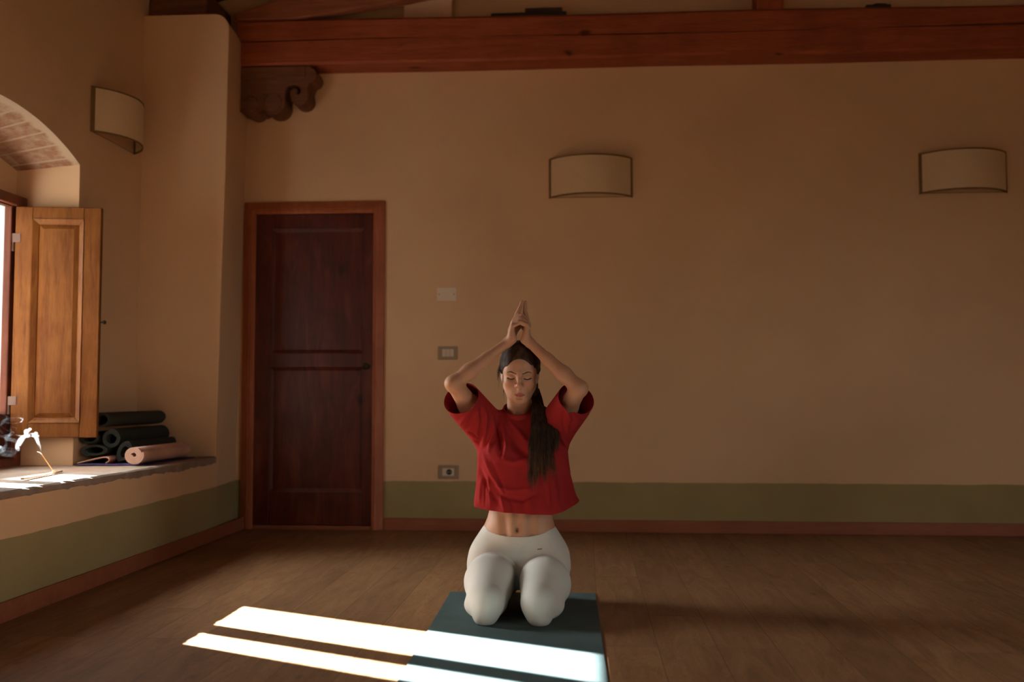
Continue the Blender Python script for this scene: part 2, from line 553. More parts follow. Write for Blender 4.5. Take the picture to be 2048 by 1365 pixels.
# left wall: recessed face with an arched opening, bench below, pier at the far corner
def arch(y):
    yc, r = 4.255, 1.66
    zc = 2.185 - r
    return zc + math.sqrt(max(0, r * r - (y - yc) ** 2))
def arch_in(y):
    # the vault drops towards the window frame
    return 2.005 + 0.085 - (2.88 - math.sqrt(max(0, 2.88 ** 2 - (y - 4.255) ** 2)))
Y0, Y1 = 3.56, 4.95
def left_wall():
    bm = bmesh.new()
    uvl = bm.loops.layers.uv.new('UVMap')
    def q(pts, mi=0, uv=None):
        f = bm.faces.new([bm.verts.new(p) for p in pts])
        f.material_index = mi
        if uv:
            for l, c in zip(f.loops, uv):
                l[uvl].uv = c
        return f
    xo = -3.42
    def face(ya, yb, za, zb, x=XR):
        q([(x, ya, za), (x, yb, za), (x, yb, zb), (x, ya, zb)])
    def outer(*c):
        n0 = len(bm.faces)
        box(bm, *c)
        bm.faces.ensure_lookup_table()
        for f in bm.faces[n0:]:
            f.material_index = 2
    zt = 3.4
    for off in (0.0, -3.6):  # the second opening is unseen, added for fill light
        a, b_ = Y0 + off, Y1 + off
        n = 24
        face(a, b_, 0, ZS - 0.03)
        s = 0.0
        xf = -2.96
        for i in range(n):
            ya, yb = a + (b_ - a) * i / n, a + (b_ - a) * (i + 1) / n
            za, zb = arch(ya - off), arch(yb - off)
            wa, wb = arch_in(ya - off), arch_in(yb - off)
            q([(XR, ya, za), (XR, yb, zb), (XR, yb, zt), (XR, ya, zt)])
            ds = math.hypot(yb - ya, zb - za)
            q([(XR, ya, za), (xf, ya, wa), (xf, yb, wb), (XR, yb, zb)], 1,
              [(0, s), (0.34, s), (0.34, s + ds), (0, s + ds)])
            # lunette wall between the window head and the arch
            q([(xf, ya, 1.86), (xf, yb, 1.86), (xf, yb, wb), (xf, ya, wa)])
            s += ds
        for y in (a, b_):
            q([(XR, y, ZS - 0.03), (xf, y, ZS - 0.03), (xf, y, arch_in(y - off)), (XR, y, arch(y - off))])
        q([(XR, a, ZS - 0.03), (xf, a, ZS - 0.03), (xf, b_, ZS - 0.03), (XR, b_, ZS - 0.03)])
        # outer half of the thick wall around the frame
        for y0_, y1_, z0_, z1_ in ((a - 0.35, a + 0.10, 0.0, 3.4), (b_ - 0.09, b_ + 0.35, 0.0, 3.4),
                                   (a + 0.10, b_ - 0.09, 0.0, 0.52)):
            outer(xo, xf - 0.004, y0_, y1_, z0_, z1_)
        outer(xo, xf - 0.0, a + 0.10, b_ - 0.09, 2.20, 3.4)
        box(bm, xf - 0.07, xf - 0.004, a + 0.10, b_ - 0.09, 1.86, 2.20)
    face(YF, Y0 - 3.6, 0, zt)
    face(Y1 - 3.6, Y0, 0, zt)
    face(Y1, YB, 0, zt)
    box(bm, xo, xo + 0.1, Y1 - 3.6 + 0.35, Y0 - 0.35, 0, 3.4)
    box(bm, xo, xo + 0.1, YF, Y0 - 3.6 - 0.35, 0, 3.4)
    box(bm, xo, xo + 0.1, Y1 + 0.35, YB, 0, 3.4)
    # bench
    box(bm, XR, XL, YF, 5.68, 0.0, ZS - 0.03)
    # pier: slightly leaning, with a rounded top edge
    prof = [(XR, 0.0), (-2.146, 0.0), (-2.140, 0.5), (-2.125, 1.4), (-2.108, 2.3), (-2.102, 2.98)]
    for k in range(7):
        a_ = PI / 2 * k / 6
        prof.append((-2.102 - 0.09 * (1 - math.cos(a_)), 3.01 + 0.09 * math.sin(a_)))
    prof.append((XR, 3.10))
    A = [bm.verts.new((p[0], 5.665, p[1])) for p in prof]
    B = [bm.verts.new((p[0] - (0.045 if p[0] > -2.6 else 0), YB, p[1])) for p in prof]
    bm.faces.new(A)
    bm.faces.new(B[::-1])
    for i in range(len(prof)):
        j = (i + 1) % len(prof)
        bm.faces.new((A[i], B[i], B[j], A[j]))
    bmesh.ops.remove_doubles(bm, verts=bm.verts, dist=1e-5)
    return obj('wall_left', bm, [M_PLASTER, M_BRICK, M_OUTWALL])
struct(left_wall())

# unseen dark block added outside to keep oblique sky off the shutter
bm = bmesh.new()
prism(bm, [(-6.2, 0.0), (-3.43, 0.0), (-3.43, 4.5), (-4.2, 4.5), (-6.2, 3.2)], 'y', 2.6, 3.62)
struct(obj('sky_blocker_outside', bm, M_SKY_BLOCKER))

# ------------------------------------------------------------------ windows
def frame_bars(bm, x0, x1, ya, yb, za, zb, w):
    box(bm, x0, x1, ya, ya + w, za, zb)
    box(bm, x0, x1, yb - w, yb, za, zb)
    box(bm, x0, x1, ya + w, yb - w, zb - w, zb)
    box(bm, x0, x1, ya + w, yb - w, za, za + w)

def arched_window(name, off):
    a, b_ = Y0 + off, Y1 + off
    root = link(bpy.data.objects.new(name, None))
    root.location = (-2.93, (a + b_) / 2, ZS)
    struct(root)
    bm = bmesh.new()
    frame_bars(bm, -2.965, -2.895, a + 0.002, b_ - 0.002, ZS - 0.02, 1.858, 0.055)
    obj('window_frame', bm, M_FRAME, root, bevel=0.006)
    mid = (a + b_) / 2
    for (s0, s1) in ((a + 0.057, mid), (mid, b_ - 0.057)):
        bm = bmesh.new()
        w = 0.055
        box(bm, -2.955, -2.915, s0, s0 + w, 0.512, 1.804)
        box(bm, -2.955, -2.915, s1 - w, s1, 0.512, 1.804)
        box(bm, -2.955, -2.915, s0 + w, s1 - w, 1.795, 1.804)
        box(bm, -2.955, -2.915, s0 + w, s1 - w, 0.512, 0.74)
        sash = obj('window_sash', bm, M_SASH, root, bevel=0.005)
        bm = bmesh.new()
        box(bm, -2.938, -2.932, s0 + w - 0.004, s1 - w + 0.004, 0.736, 1.797)
        obj('window_pane', bm, M_GLASS, sash)
    return root
win = arched_window('window_1', 0.0)
arched_window('fill_window_left', -3.6)  # unseen window, added to bring fill light into the room
root = link(bpy.data.objects.new('fill_window_right', None))  # out of view, moved and sized to supply fill light
root.location = (XRIGHT + 0.1, 0.2, 0.8)
struct(root)
bm = bmesh.new()
frame_bars(bm, XRIGHT + 0.10, XRIGHT + 0.16, -1.298, 1.698, 0.802, 2.298, 0.05)
box(bm, XRIGHT + 0.10, XRIGHT + 0.16, 0.17, 0.23, 0.852, 2.248)
obj('window_frame', bm, M_FRAME, root, bevel=0.006)
bm = bmesh.new()
box(bm, XRIGHT + 0.128, XRIGHT + 0.134, -1.25, 1.65, 0.85, 2.25)
obj('window_pane', bm, M_GLASS, root)

def shutter_leaf(root, mat, w=0.424, h=1.182, parent_struct=False):
    """raised-and-fielded shutter leaf in local space: hinge at x=0, leaf along +x, room side at -y"""
    t = 0.034
    st, rt, rb = 0.085, 0.062, 0.075
    bm = bmesh.new()
    box(bm, 0, st, 0, t, 0, h)
    box(bm, w - st, w, 0, t, 0, h)
    box(bm, st, w - st, 0, t, h - rt, h)
    box(bm, st, w - st, 0, t, 0, rb)
    f = obj('leaf_frame', bm, mat, root, True, bevel=0.004)
    # moulding
    bm = bmesh.new()
    x0, x1, z0, z1 = st, w - st, rb, h - rt
    m_ = 0.028
    for pts in (((x0, z0), (x1, z0), (x1 - m_, z0 + m_), (x0 + m_, z0 + m_)),
                ((x1, z0), (x1, z1), (x1 - m_, z1 - m_), (x1 - m_, z0 + m_)),
                ((x1, z1), (x0, z1), (x0 + m_, z1 - m_), (x1 - m_, z1 - m_)),
                ((x0, z1), (x0, z0), (x0 + m_, z0 + m_), (x0 + m_, z1 - m_))):
        o0 = [bm.verts.new((p[0], -0.005 if i < 2 else 0.012, p[1])) for i, p in enumerate(pts)]
        o1 = [bm.verts.new((p[0], 0.030, p[1])) for p in pts]
        bm.faces.new(o0)
        bm.faces.new(o1[::-1])
        for i in range(4):
            j = (i + 1) % 4
            bm.faces.new((o0[i], o0[j], o1[j], o1[i]))
    obj('panel_moulding', bm, mat, root, True, bevel=0.002)
    bm = bmesh.new()
    a0 = [(x0 + m_, z0 + m_), (x1 - m_, z0 + m_), (x1 - m_, z1 - m_), (x0 + m_, z1 - m_)]
    e = 0.022
    a1 = [(x0 + m_ + e, z0 + m_ + e), (x1 - m_ - e, z0 + m_ + e), (x1 - m_ - e, z1 - m_ - e), (x0 + m_ + e, z1 - m_ - e)]
    V0 = [bm.verts.new((p[0], 0.016, p[1])) for p in a0]
    V1 = [bm.verts.new((p[0], 0.006, p[1])) for p in a1]
    V2 = [bm.verts.new((p[0], 0.028, p[1])) for p in a0]
    bm.faces.new(V1)
    bm.faces.new(V2[::-1])
    for i in range(4):
        j = (i + 1) % 4
        bm.faces.new((V0[i], V0[j], V1[j], V1[i]))
        bm.faces.new((V2[i], V2[j], V0[j], V0[i]))
    obj('raised_panel', bm, mat, root, True)
    for z in (h - 0.185, 0.165):
        bm = bmesh.new()
        lathe(bm, [(0.0085, 0), (0.0085, 0.09)], (-0.012, 0.004, z - 0.045), 'z', 12)
        box(bm, -0.012, 0.028, -0.004, 0.000, z + 0.0, z + 0.045)
        obj('hinge', bm, M_HINGE, root, True, bevel=0.001)
    bm = bmesh.new()
    lathe(bm, [(0.004, 0), (0.004, 0.012), (0.009, 0.016), (0.010, 0.024), (0.006, 0.030)], (w, t / 2, 0.590), 'x', 14)
    obj('latch_knob', bm, M_DARKMETAL, root, True, smooth=True)

sh = thing('window_shutter', 'orange pine window shutter with one raised panel, swung open beside the left window',
           'shutter', (-2.902, 4.852, 0.617), math.radians(9.5))
shutter_leaf(sh, M_SHUTTER)
# unseen other leaf of the pair, a board placed to narrow the sun strip
r2 = link(bpy.data.objects.new('shutter_leaf', None))
r2.parent = win
r2.location = Vector((-2.890, 3.640, 0.617)) - win.location
bm = bmesh.new()
box(bm, 0, 0.030, 0, 0.365, 0, 1.178)
obj('sun_blocker_board', bm, M_SHUTTER, r2, True, bevel=0.004)

# ------------------------------------------------------------------ stone ledge on the bench
def ledge():
    bm = bmesh.new()
    rnd = random.Random(3)
    n = 260
    ya, yb = YF + 0.01, 5.66
    rows = []
    e = 0.0
    chip = 0.0
    for i in range(n + 1):
        y = ya + (yb - ya) * i / n
        e = 0.6 * e + rnd.uniform(-0.006, 0.006)
        if rnd.random() < 0.16:
            chip = rnd.uniform(-0.009, 0.006)
        chip *= 0.80
        xf = -2.130 + 0.5 * e + chip
        zb = 0.4410 + 0.006 * math.sin(y * 2.1) + 0.8 * e + rnd.uniform(-0.003, 0.003) + 0.006 * (chip < -0.006)
        zt = ZS + 0.0006 * math.sin(y * 5.0)
        prof = [(XR + 0.001, ZS - 0.006), (-2.30, ZS - 0.002), (-2.16, zt), (xf - 0.012, zt), (xf, zt - 0.006 + rnd.uniform(-0.003, 0.002)),
                (xf + rnd.uniform(-0.003, 0.001), zb + 0.004), (max(xf - 0.006, -2.1345), zb), (-2.1345, 0.4485), (XR + 0.001, 0.4495)]
        rows.append([bm.verts.new((p[0], y, p[1])) for p in prof])
    for a, b_ in zip(rows, rows[1:]):
        for k in range(len(a)):
            j = (k + 1) % len(a)
            bm.faces.new((a[k], a[j], b_[j], b_[k]))
    bm.faces.new(rows[0])
    bm.faces.new(rows[-1][::-1])
    # slab inside the window recess
    box(bm, -2.96, XR + 0.001, Y0 + 0.002, Y1 - 0.002, 0.4495, ZS - 0.006)
    o = obj('stone_ledge', bm, M_STONE)
    tag(o, 'worn stone ledge with a chipped front edge running along the left wall below the window', 'ledge')
    return o
ledge()

# ------------------------------------------------------------------ baseboards
bm = bmesh.new()
box(bm, XL, XL + 0.014, YF, YB - 0.014, 0.0, 0.075)
struct(obj('baseboard_left', bm, M_BASEB, bevel=0.003))
bm = bmesh.new()
box(bm, -1.245, XRIGHT, YB - 0.014, YB, 0.0, 0.075)
struct(obj('baseboard_back', bm, M_BASEB, bevel=0.003))

# ------------------------------------------------------------------ door
dr = link(bpy.data.objects.new('door_1', None))
dr.location = (-1.70, YB, 0)
struct(dr)
def door():
    xa, xb, zt, w = -2.155, -1.248, 2.057, 0.082
    bm = bmesh.new()
    # casing: bevelled boards, mitred at the top
    def casing(po, pi):
        # po/pi: outer and inner edge endpoints in (x,z)
        pts_f = [(*po[0], YB - 0.016), (*po[1], YB - 0.016), (*pi[1], YB - 0.046), (*pi[0], YB - 0.046)]
        F = [bm.verts.new((x, y, z)) for x, z, y in pts_f]
        Bk = [bm.verts.new((x, YB + 0.0, z)) for x, z, y in pts_f]
        bm.faces.new(F)
        bm.faces.new(Bk[::-1])
        for i in range(4):
            j = (i + 1) % 4
            bm.faces.new((F[i], F[j], Bk[j], Bk[i]))
    k = 0.055
    casing([(xa, 0), (xa, zt)], [(xa + k, 0), (xa + k, zt - k)])
    casing([(xb, zt), (xb, 0)], [(xb - k, zt - k), (xb - k, 0)])
    casing([(xa, zt), (xb, zt)], [(xa + k, zt - k), (xb - k, zt - k)])
    # inner lining, rounded nose
    box(bm, xa + k, xa + w + 0.004, YB - 0.040, YB, 0, zt - k)
    box(bm, xb - w + 0.012, xb - k, YB - 0.040, YB, 0, zt - k)
    box(bm, xa + w, xb - w + 0.012, YB - 0.040, YB, zt - w, zt - k)
    obj('door_casing', bm, M_CASING, dr, bevel=0.006, seg=3)
    x0, x1, z1 = xa + w + 0.004, xb - w + 0.012, zt - w
    leaf = bmesh.new()
    ya, yb = YB - 0.022, YB + 0.0
    L, Rr = -1.968, -1.382
    box(leaf, x0, L, ya, yb, 0.028, z1)
    box(leaf, Rr, x1, ya, yb, 0.028, z1)
    box(leaf, L, Rr, ya, yb, 1.880, z1)
    box(leaf, L, Rr, ya, yb, 1.005, 1.100)
    box(leaf, L, Rr, ya, yb, 0.028, 0.235)
    o = obj('door_leaf', leaf, M_DOOR, dr, bevel=0.004)
    for za, zb in ((0.235, 1.005), (1.100, 1.880)):
        bm = bmesh.new()
        e = 0.018
        V0 = [bm.verts.new((x, YB - 0.012, z)) for x, z in ((L, za), (Rr, za), (Rr, zb), (L, zb))]
        V1 = [bm.verts.new((x, YB - 0.005, z)) for x, z in ((L + e, za + e), (Rr - e, za + e), (Rr - e, zb - e), (L + e, zb - e))]
        bm.faces.new(V1)
        for i in range(4):
            j = (i + 1) % 4
            bm.faces.new((V0[i], V0[j], V1[j], V1[i]))
        obj('door_panel', bm, M_DOOR, o)
    bm = bmesh.new()
    lathe(bm, [(0.017, 0), (0.017, -0.004), (0.007, -0.008), (0.007, -0.030), (0.019, -0.038), (0.021, -0.050), (0.012, -0.058)],
          (-1.352, YB - 0.021, 1.012), 'y', 20)
    obj('door_knob', bm, M_DARKMETAL, o, smooth=True)
    bm = bmesh.new()
    box(bm, x0, x1, YB - 0.030, YB, 0.0, 0.026)
    obj('threshold', bm, M_BASEB, dr, bevel=0.004)
door()

# ------------------------------------------------------------------ roof timbers
def tie_beam():
    bm = bmesh.new()
    rnd = random.Random(11)
    n = 120
    xa, xb = -2.150, XRIGHT + 0.0
    yf, yb = 5.945, YB
    rows = []
    for i in range(n + 1):
        x = xa + (xb - xa) * i / n
        s = (x - xa)
        zt = 3.166 - 0.006 * s + 0.004 * math.sin(s * 2.3)
        zb = 2.880 - 0.002 * s + 0.002 * math.sin(s * 3.1)
        zc = 3.030 + 0.006 * math.sin(s * 1.7) - 0.004 * s
        # the drying crack opens and closes along the beam
        cw = 0.0055 * (0.55 + 0.45 * math.sin(s * 2.9 + 0.6)) + 0.001 * rnd.random()
        if 3.55 < s < 3.75:
            cw = 0.001
            zc += 0.01
        yy = yf + 0.004 * math.sin(s * 1.9)
        prof = [(yy + 0.012, zb), (yy, zb + 0.014), (yy, zc - cw), (yy + 0.05, zc), (yy, zc + cw), (yy, zt - 0.016), (yy + 0.014, zt), (yb, zt), (yb, zb)]
        rows.append([bm.verts.new((x, p[0], p[1])) for p in prof])
    for a, b_ in zip(rows, rows[1:]):
        for k in range(len(a)):
            j = (k + 1) % len(a)
            bm.faces.new((a[k], a[j], b_[j], b_[k]))
    bm.faces.new(rows[0])
    bm.faces.new(rows[-1][::-1])
    o = obj('tie_beam', bm, M_BEAM)
    tag(o, 'long red-stained timber tie beam with a drying crack, across the top of the back wall', 'beam')
tie_beam()

def rafter():
    bm = bmesh.new()
    prism(bm, [(-2.160, 3.168), (-1.79, 3.170), (-1.093, 3.264), (-0.2, 3.42), (1.03, 3.66), (1.03, 4.02), (-0.6, 3.62), (-1.40, 3.428), (-1.935, 3.289), (-2.185, 3.215)],
          'y', 5.950, 6.030)
    o = obj('rafter', bm, M_RAFTER, bevel=0.012)
    tag(o, 'rough slanting rafter rising to the right from the left end of the tie beam', 'rafter')
rafter()
bm = bmesh.new()
box(bm, 1.040, 1.202, 5.965, 6.135, 3.150, 4.36)
tag(obj('king_post', bm, M_POST, bevel=0.008), 'short upright red timber post standing on the tie beam at the top of the photo', 'post')
bm = bmesh.new()
box(bm, XR + 0.005, -2.26, 5.72, YB - 0.005, 3.102, 3.27)
tag(obj('wall_plate', bm, M_BEAMDK, bevel=0.01), 'dark timber wall plate lying on top of the plastered pier', 'beam')

def corbel():
    bm = bmesh.new()
    P = [(-2.155, 2.878), (-1.700, 2.878), (-1.662, 2.850), (-1.650, 2.815), (-1.668, 2.785), (-1.695, 2.770), (-1.708, 2.735)]
    def arc(cx, cz, r, a0, a1, n):
        return [(cx + r * math.cos(math.radians(a0 + (a1 - a0) * i / n)), cz + r * math.sin(math.radians(a0 + (a1 - a0) * i / n))) for i in range(n + 1)]
    P += arc(-1.762, 2.690, 0.060, 20, -150, 9)          # outer scroll
    P += [(-1.818, 2.690), (-1.822, 2.715), (-1.800, 2.738), (-1.775, 2.735), (-1.768, 2.715), (-1.780, 2.703), (-1.768, 2.694),
          (-1.752, 2.712), (-1.757, 2.742), (-1.790, 2.760), (-1.830, 2.752), (-1.848, 2.718), (-1.852, 2.670)]
    P += arc(-1.925, 2.650, 0.075, 0, -125, 8)
    P += [(-1.985, 2.605), (-2.005, 2.592)]
    P += arc(-2.065, 2.632, 0.060, -40, -120, 6)
    P += [(-2.140, 2.600), (-2.155, 2.62)]
    prism(bm, P, 'y', 5.965, 6.139)
    o = obj('corbel_body', bm, M_BEAMDK, None, bevel=0.008, seg=3)
    root = thing('corbel', 'carved dark wooden corbel with scrolled underside, below the left end of the tie beam', 'corbel', (-1.90, YB, 2.57))
    o.data.transform(Matrix.Translation(-root.location))
    o.parent = root
    bm = bmesh.new()
    box(bm, -2.150, -1.720, 5.957, 5.968, 2.800, 2.874)
    obj('upper_board', bm, M_BEAMDK, root, bevel=0.006)
    bm = bmesh.new()
    lathe(bm, [(0.010, 0), (0.010, -0.003), (0.006, -0.006)], (-1.98, 5.966, 2.695), 'y', 10)
    obj('nail_head', bm, M_HINGE, root, smooth=True)
    # raised scroll lobes on the cheek
    for cx, cz, r in ((-1.925, 2.650, 0.060), (-2.065, 2.640, 0.052)):
        bm = bmesh.new()
        lathe(bm, [(r, 0), (r, -0.006), (r * 0.82, -0.011), (r * 0.5, -0.011)], (cx, 5.966, cz), 'y', 26)
        obj('scroll_lobe', bm, M_BEAMDK, root, smooth=False)
corbel()

# things stored on the beam
bm = bmesh.new()
box(bm, -1.122, -0.818, 6.042, 6.128, 3.166, 3.318)
bx_ = obj('box_body', bm, M_CARD, bevel=0.004)
rt_ = thing('storage_box', 'cream cardboard box standing on the tie beam near its left end', 'box', (-0.96, 6.05, 3.164))
bx_.data.transform(Matrix.Translation(-rt_.location))
bx_.parent = rt_
bm = bmesh.new()
box(bm, -1.126, -0.814, 6.038, 6.132, 3.296, 3.326)
obj('box_lid', bm, M_CARD, rt_, bevel=0.003)
bm = bmesh.new()
box(bm, -0.57, -0.105, 5.985, 6.06, 3.160, 3.186)
box(bm, -0.36, -0.13, 5.99, 6.05, 3.186, 3.214)
tag(obj('tool_case', bm, M_DARKPL, bevel=0.008), 'low dark flat case lying on the tie beam right of the cream box', 'case')
bm = bmesh.new()
tube(bm, [(-0.62, 6.09, 3.172), (-0.3, 6.095, 3.176), (0.05, 6.09, 3.172), (0.32, 6.085, 3.168)], [0.008, 0.014, 0.012, 0.007], 8)
tag(obj('dark_rod', bm, M_DARKMETAL), 'thin dark rod lying along the tie beam behind the flat case', 'rod')
bm = bmesh.new()
box(bm, 1.69, 1.835, 5.985, 6.06, 3.146, 3.172)
tube(bm, [(1.72, 6.02, 3.172), (1.76, 6.02, 3.184), (1.82, 6.02, 3.180)], 0.009, 8)
tag(obj('dark_clamp', bm, M_DARKPL, bevel=0.004), 'small dark object lying on the tie beam right of the upright post', 'tool')

# ------------------------------------------------------------------ wall sconces
def make_sconce(label):
    root = thing('wall_sconce', label, 'lamp', (0, 0, 0), 0, 'half-round linen wall sconces')
    w, d, h = 0.515, 0.142, 0.245
    r = (w * w / 4 + d * d) / (2 * d)
    a1 = math.asin(w / 2 / r)
    n = 28
    def arcpts(rr, cut=0.0):
        return [(rr * math.sin(-a1 + 2 * a1 * i / n), -(rr * math.cos(-a1 + 2 * a1 * i / n) - (r - d)) - 0.003) for i in range(n + 1)]
    def shell(bm, ro, ri, z0, z1, i0=0, i1=n):
        O, I = arcpts(ro), arcpts(ri)
        rows = []
        for i in range(i0, i1 + 1):
            rows.append([bm.verts.new((O[i][0], O[i][1], z0)), bm.verts.new((O[i][0], O[i][1], z1)),
                         bm.verts.new((I[i][0], I[i][1], z1)), bm.verts.new((I[i][0], I[i][1], z0))])
        for a, b_ in zip(rows, rows[1:]):
            for k in range(4):
                bm.faces.new((a[k], a[(k + 1) % 4], b_[(k + 1) % 4], b_[k]))
        bm.faces.new(rows[0])
        bm.faces.new(rows[-1][::-1])
    bm = bmesh.new()
    shell(bm, r, r - 0.003, 0, h)
    obj('lamp_shade', bm, M_SHADE, root, True)
    for z in (-0.001, h - 0.008):
        bm = bmesh.new()
        shell(bm, r + 0.0015, r - 0.0042, z, z + 0.009)
        obj('shade_rim', bm, M_TRIM, root, True)
    for sgn in (-1, 1):
        bm = bmesh.new()
        if sgn < 0: shell(bm, r + 0.0013, r - 0.004, 0.007, h - 0.007, 0, 1)
        else: shell(bm, r + 0.0013, r - 0.004, 0.007, h - 0.007, n - 1, n)
        obj('side_trim', bm, M_TRIM, root, True)
    bm = bmesh.new()
    box(bm, -w / 2 + 0.006, w / 2 - 0.006, -0.0025, -0.0005, 0.004, 0.007)
    box(bm, -w / 2 + 0.006, w / 2 - 0.006, -0.0025, -0.0005, h - 0.007, h - 0.004)
    box(bm, -0.05, 0.05, -0.020, -0.0005, 0.06, 0.18)
    obj('wall_bracket', bm, M_TRIM, root, True)
    bm = bmesh.new()
    lathe(bm, [(0.012, 0.08), (0.014, 0.10), (0.024, 0.13), (0.028, 0.155), (0.020, 0.180), (0.004, 0.190)], (0, -0.055, 0), 'z', 16)
    obj('bulb', bm, M_WHITEP, root, True, smooth=True)
    bm = bmesh.new()
    tube(bm, [(0, -0.018, 0.075), (0, -0.055, 0.075), (0, -0.055, 0.085)], 0.010, 10)
    obj('lamp_holder', bm, M_WHITEP, root, True)
    return root
def dup(root, loc, rotz, label):
    r = root.copy()
    link(r)
    r.location, r.rotation_euler = loc, (0, 0, rotz)
    r['label'] = label
    for ch in list(root.children):
        c = ch.copy()
        link(c)
        c.parent = r
        for g in ch.children:
            d_ = g.copy()
            link(d_)
            d_.parent = c
    return r
s0 = make_sconce('half-round linen wall sconce on the back wall above the kneeling woman')
s0.location = (0.040, YB, 2.056)
dup(s0, (2.282, YB, 2.051), 0, 'half-round linen wall sconce on the back wall at the far right')
dup(s0, (XR, 5.300, 2.235), PI / 2, 'half-round linen wall sconce on the left wall beside the pier, above the shutter')

# ------------------------------------------------------------------ plates on the wall
pl = thing('blank_wall_plate', 'cream blank cover plate, topmost of the three wall plates beside the door', 'wall plate', (-0.858, YB, 1.422))
bm = bmesh.new()
box(bm, -0.920, -0.797, YB - 0.008, YB, 1.421, 1.504)
obj('plate', bm, M_PLATEW, pl, bevel=0.003)
for x in (-0.905, -0.812):
    bm = bmesh.new()
    lathe(bm, [(0.0045, 0), (0.0045, -0.0015), (0.003, -0.002)], (x, YB - 0.0078, 1.462), 'y', 10)
    obj('screw', bm, M_PLATEG, pl)
pl = thing('light_switch', 'greige three-button light switch, middle one of the wall plates beside the door', 'light switch', (-0.85, YB, 1.053))
bm = bmesh.new()
frame_ = [(-0.912, -0.788, 1.054, 1.137)]
box(bm, -0.912, -0.788, YB - 0.010, YB, 1.054, 1.137)
obj('plate', bm, M_PLATEG, pl, bevel=0.004)
for i in range(3):
    bm = bmesh.new()
    x = -0.884 + i * 0.0245
    box(bm, x, x + 0.0225, YB - 0.0135, YB - 0.008, 1.073, 1.119)
    obj('switch_button', bm, M_WHITEP, pl, bevel=0.002)
pl = thing('power_outlet', 'greige wall socket just above the painted band, lowest of the three wall plates', 'outlet', (-0.845, YB, 0.312))
bm = bmesh.new()
box(bm, -0.907, -0.781, YB - 0.010, YB, 0.317, 0.402)
obj('plate', bm, M_PLATEG, pl, bevel=0.004)
bm = bmesh.new()
box(bm, -0.880, -0.808, YB - 0.0135, YB - 0.008, 0.336, 0.383)
obj('socket_block', bm, M_WHITEP, pl, bevel=0.003)
bm = bmesh.new()
lathe(bm, [(0.018, 0), (0.018, -0.001), (0.015, -0.002)], (-0.838, YB - 0.0134, 0.360), 'y', 18)
obj('socket_well', bm, M_DARKPL, pl)
for dx in (-0.0075, 0.0075):
    bm = bmesh.new()
    lathe(bm, [(0.0028, 0), (0.0028, -0.001)], (-0.838 + dx, YB - 0.0153, 0.360), 'y', 8)
    obj('socket_hole', bm, M_WHITEP, pl)

# ------------------------------------------------------------------ rolled mats on the ledge
def rolled(name, label, mat, c0, c1, r_out, r_in, turns, th, sq, rot, group, tail=0.0, y=(4.99, 5.6), ph=0.0):
    """spiral sheet rolled about an axis from c0 (x,z at y[0]) to c1 (x,z at y[1])"""
    bm = bmesh.new()
    n = int(26 * turns)
    def section(cx, cz, k):
        O, I = [], []
        for i in range(n + 1):
            s = i / n
            a = ph + turns * 2 * PI * s
            r = r_in + (r_out - r_in) * s
            if s > 1 - 0.12 and tail:
                r += tail * ((s - 0.88) / 0.12) ** 2
            for arr, rr in ((O, r + th / 2), (I, r - th / 2)):
                x, z = rr * math.cos(a) * sq[0], rr * math.sin(a) * sq[1]
                xr = x * math.cos(rot) - z * math.sin(rot)
                zr = x * math.sin(rot) + z * math.cos(rot)
                arr.append((cx + xr, cz + zr))
        return O, I
    rows = []
    m = 10
    rnd = random.Random(int(abs(c0[0] * 1e4) + abs(c0[1] * 1e3)))
    wob = [rnd.uniform(-0.0012, 0.0012) for _ in range(m + 1)]
    for j in range(m + 1):
        t = j / m
        cx = c0[0] + (c1[0] - c0[0]) * t + wob[j]
        cz = c0[1] + (c1[1] - c0[1]) * t
        O, I = section(cx, cz, j)
        yy = y[0] + (y[1] - y[0]) * t
        rows.append(([bm.verts.new((p[0], yy, p[1])) for p in O], [bm.verts.new((p[0], yy, p[1])) for p in I]))
    for (O, I), (O2, I2) in zip(rows, rows[1:]):
        for i in range(n):
            bm.faces.new((O[i], O[i + 1], O2[i + 1], O2[i]))
            bm.faces.new((I[i + 1], I[i], I2[i], I2[i + 1]))
        bm.faces.new((O[0], O2[0], I2[0], I[0]))
        bm.faces.new((O[n], I[n], I2[n], O2[n]))
    for O, I in (rows[0], rows[-1]):
        for i in range(n):
            bm.faces.new((O[i], I[i], I[i + 1], O[i + 1]))
    o = obj(name, bm, mat, smooth=False)
    o.data.set_sharp_from_angle(angle=math.radians(35))
    for p in o.data.polygons:
        p.use_smooth = True
    return tag(o, label, 'yoga mat', group)
G = 'rolled mats stacked on the stone ledge'
rolled('rolled_mat', 'dark green rolled mat on top of the stack beside the shutter', M_ROLLD2, (-2.500, 0.704), (-2.465, 0.706), 0.046, 0.030, 2.4, 0.0055, (1.12, 0.85), 0.15, G, tail=0.010, y=(5.00, 5.60), ph=1.2)
rolled('rolled_mat', 'dark teal rolled mat with an open round core, middle right of the stack', M_ROLLD, (-2.440, 0.610), (-2.440, 0.612), 0.047, 0.026, 3.2, 0.0062, (1.0, 1.0), 0.0, G, y=(4.99, 5.60), ph=0.4)
rolled('rolled_mat', 'flattened dark rolled mat half hidden below the shutter corner, middle left of the stack', M_ROLLD, (-2.556, 0.612), (-2.556, 0.615), 0.044, 0.028, 2.3, 0.006, (1.20, 0.72), 0.0, G, y=(4.99, 5.58), ph=2.2)
rolled('rolled_mat', 'squashed dark rolled mat lying on the folded peach mat, lowest left of the stack', M_ROLLD, (-2.515, 0.5485), (-2.520, 0.5485), 0.044, 0.028, 2.2, 0.006, (1.60, 0.62), 0.05, G, y=(4.97, 5.58), ph=3.0)
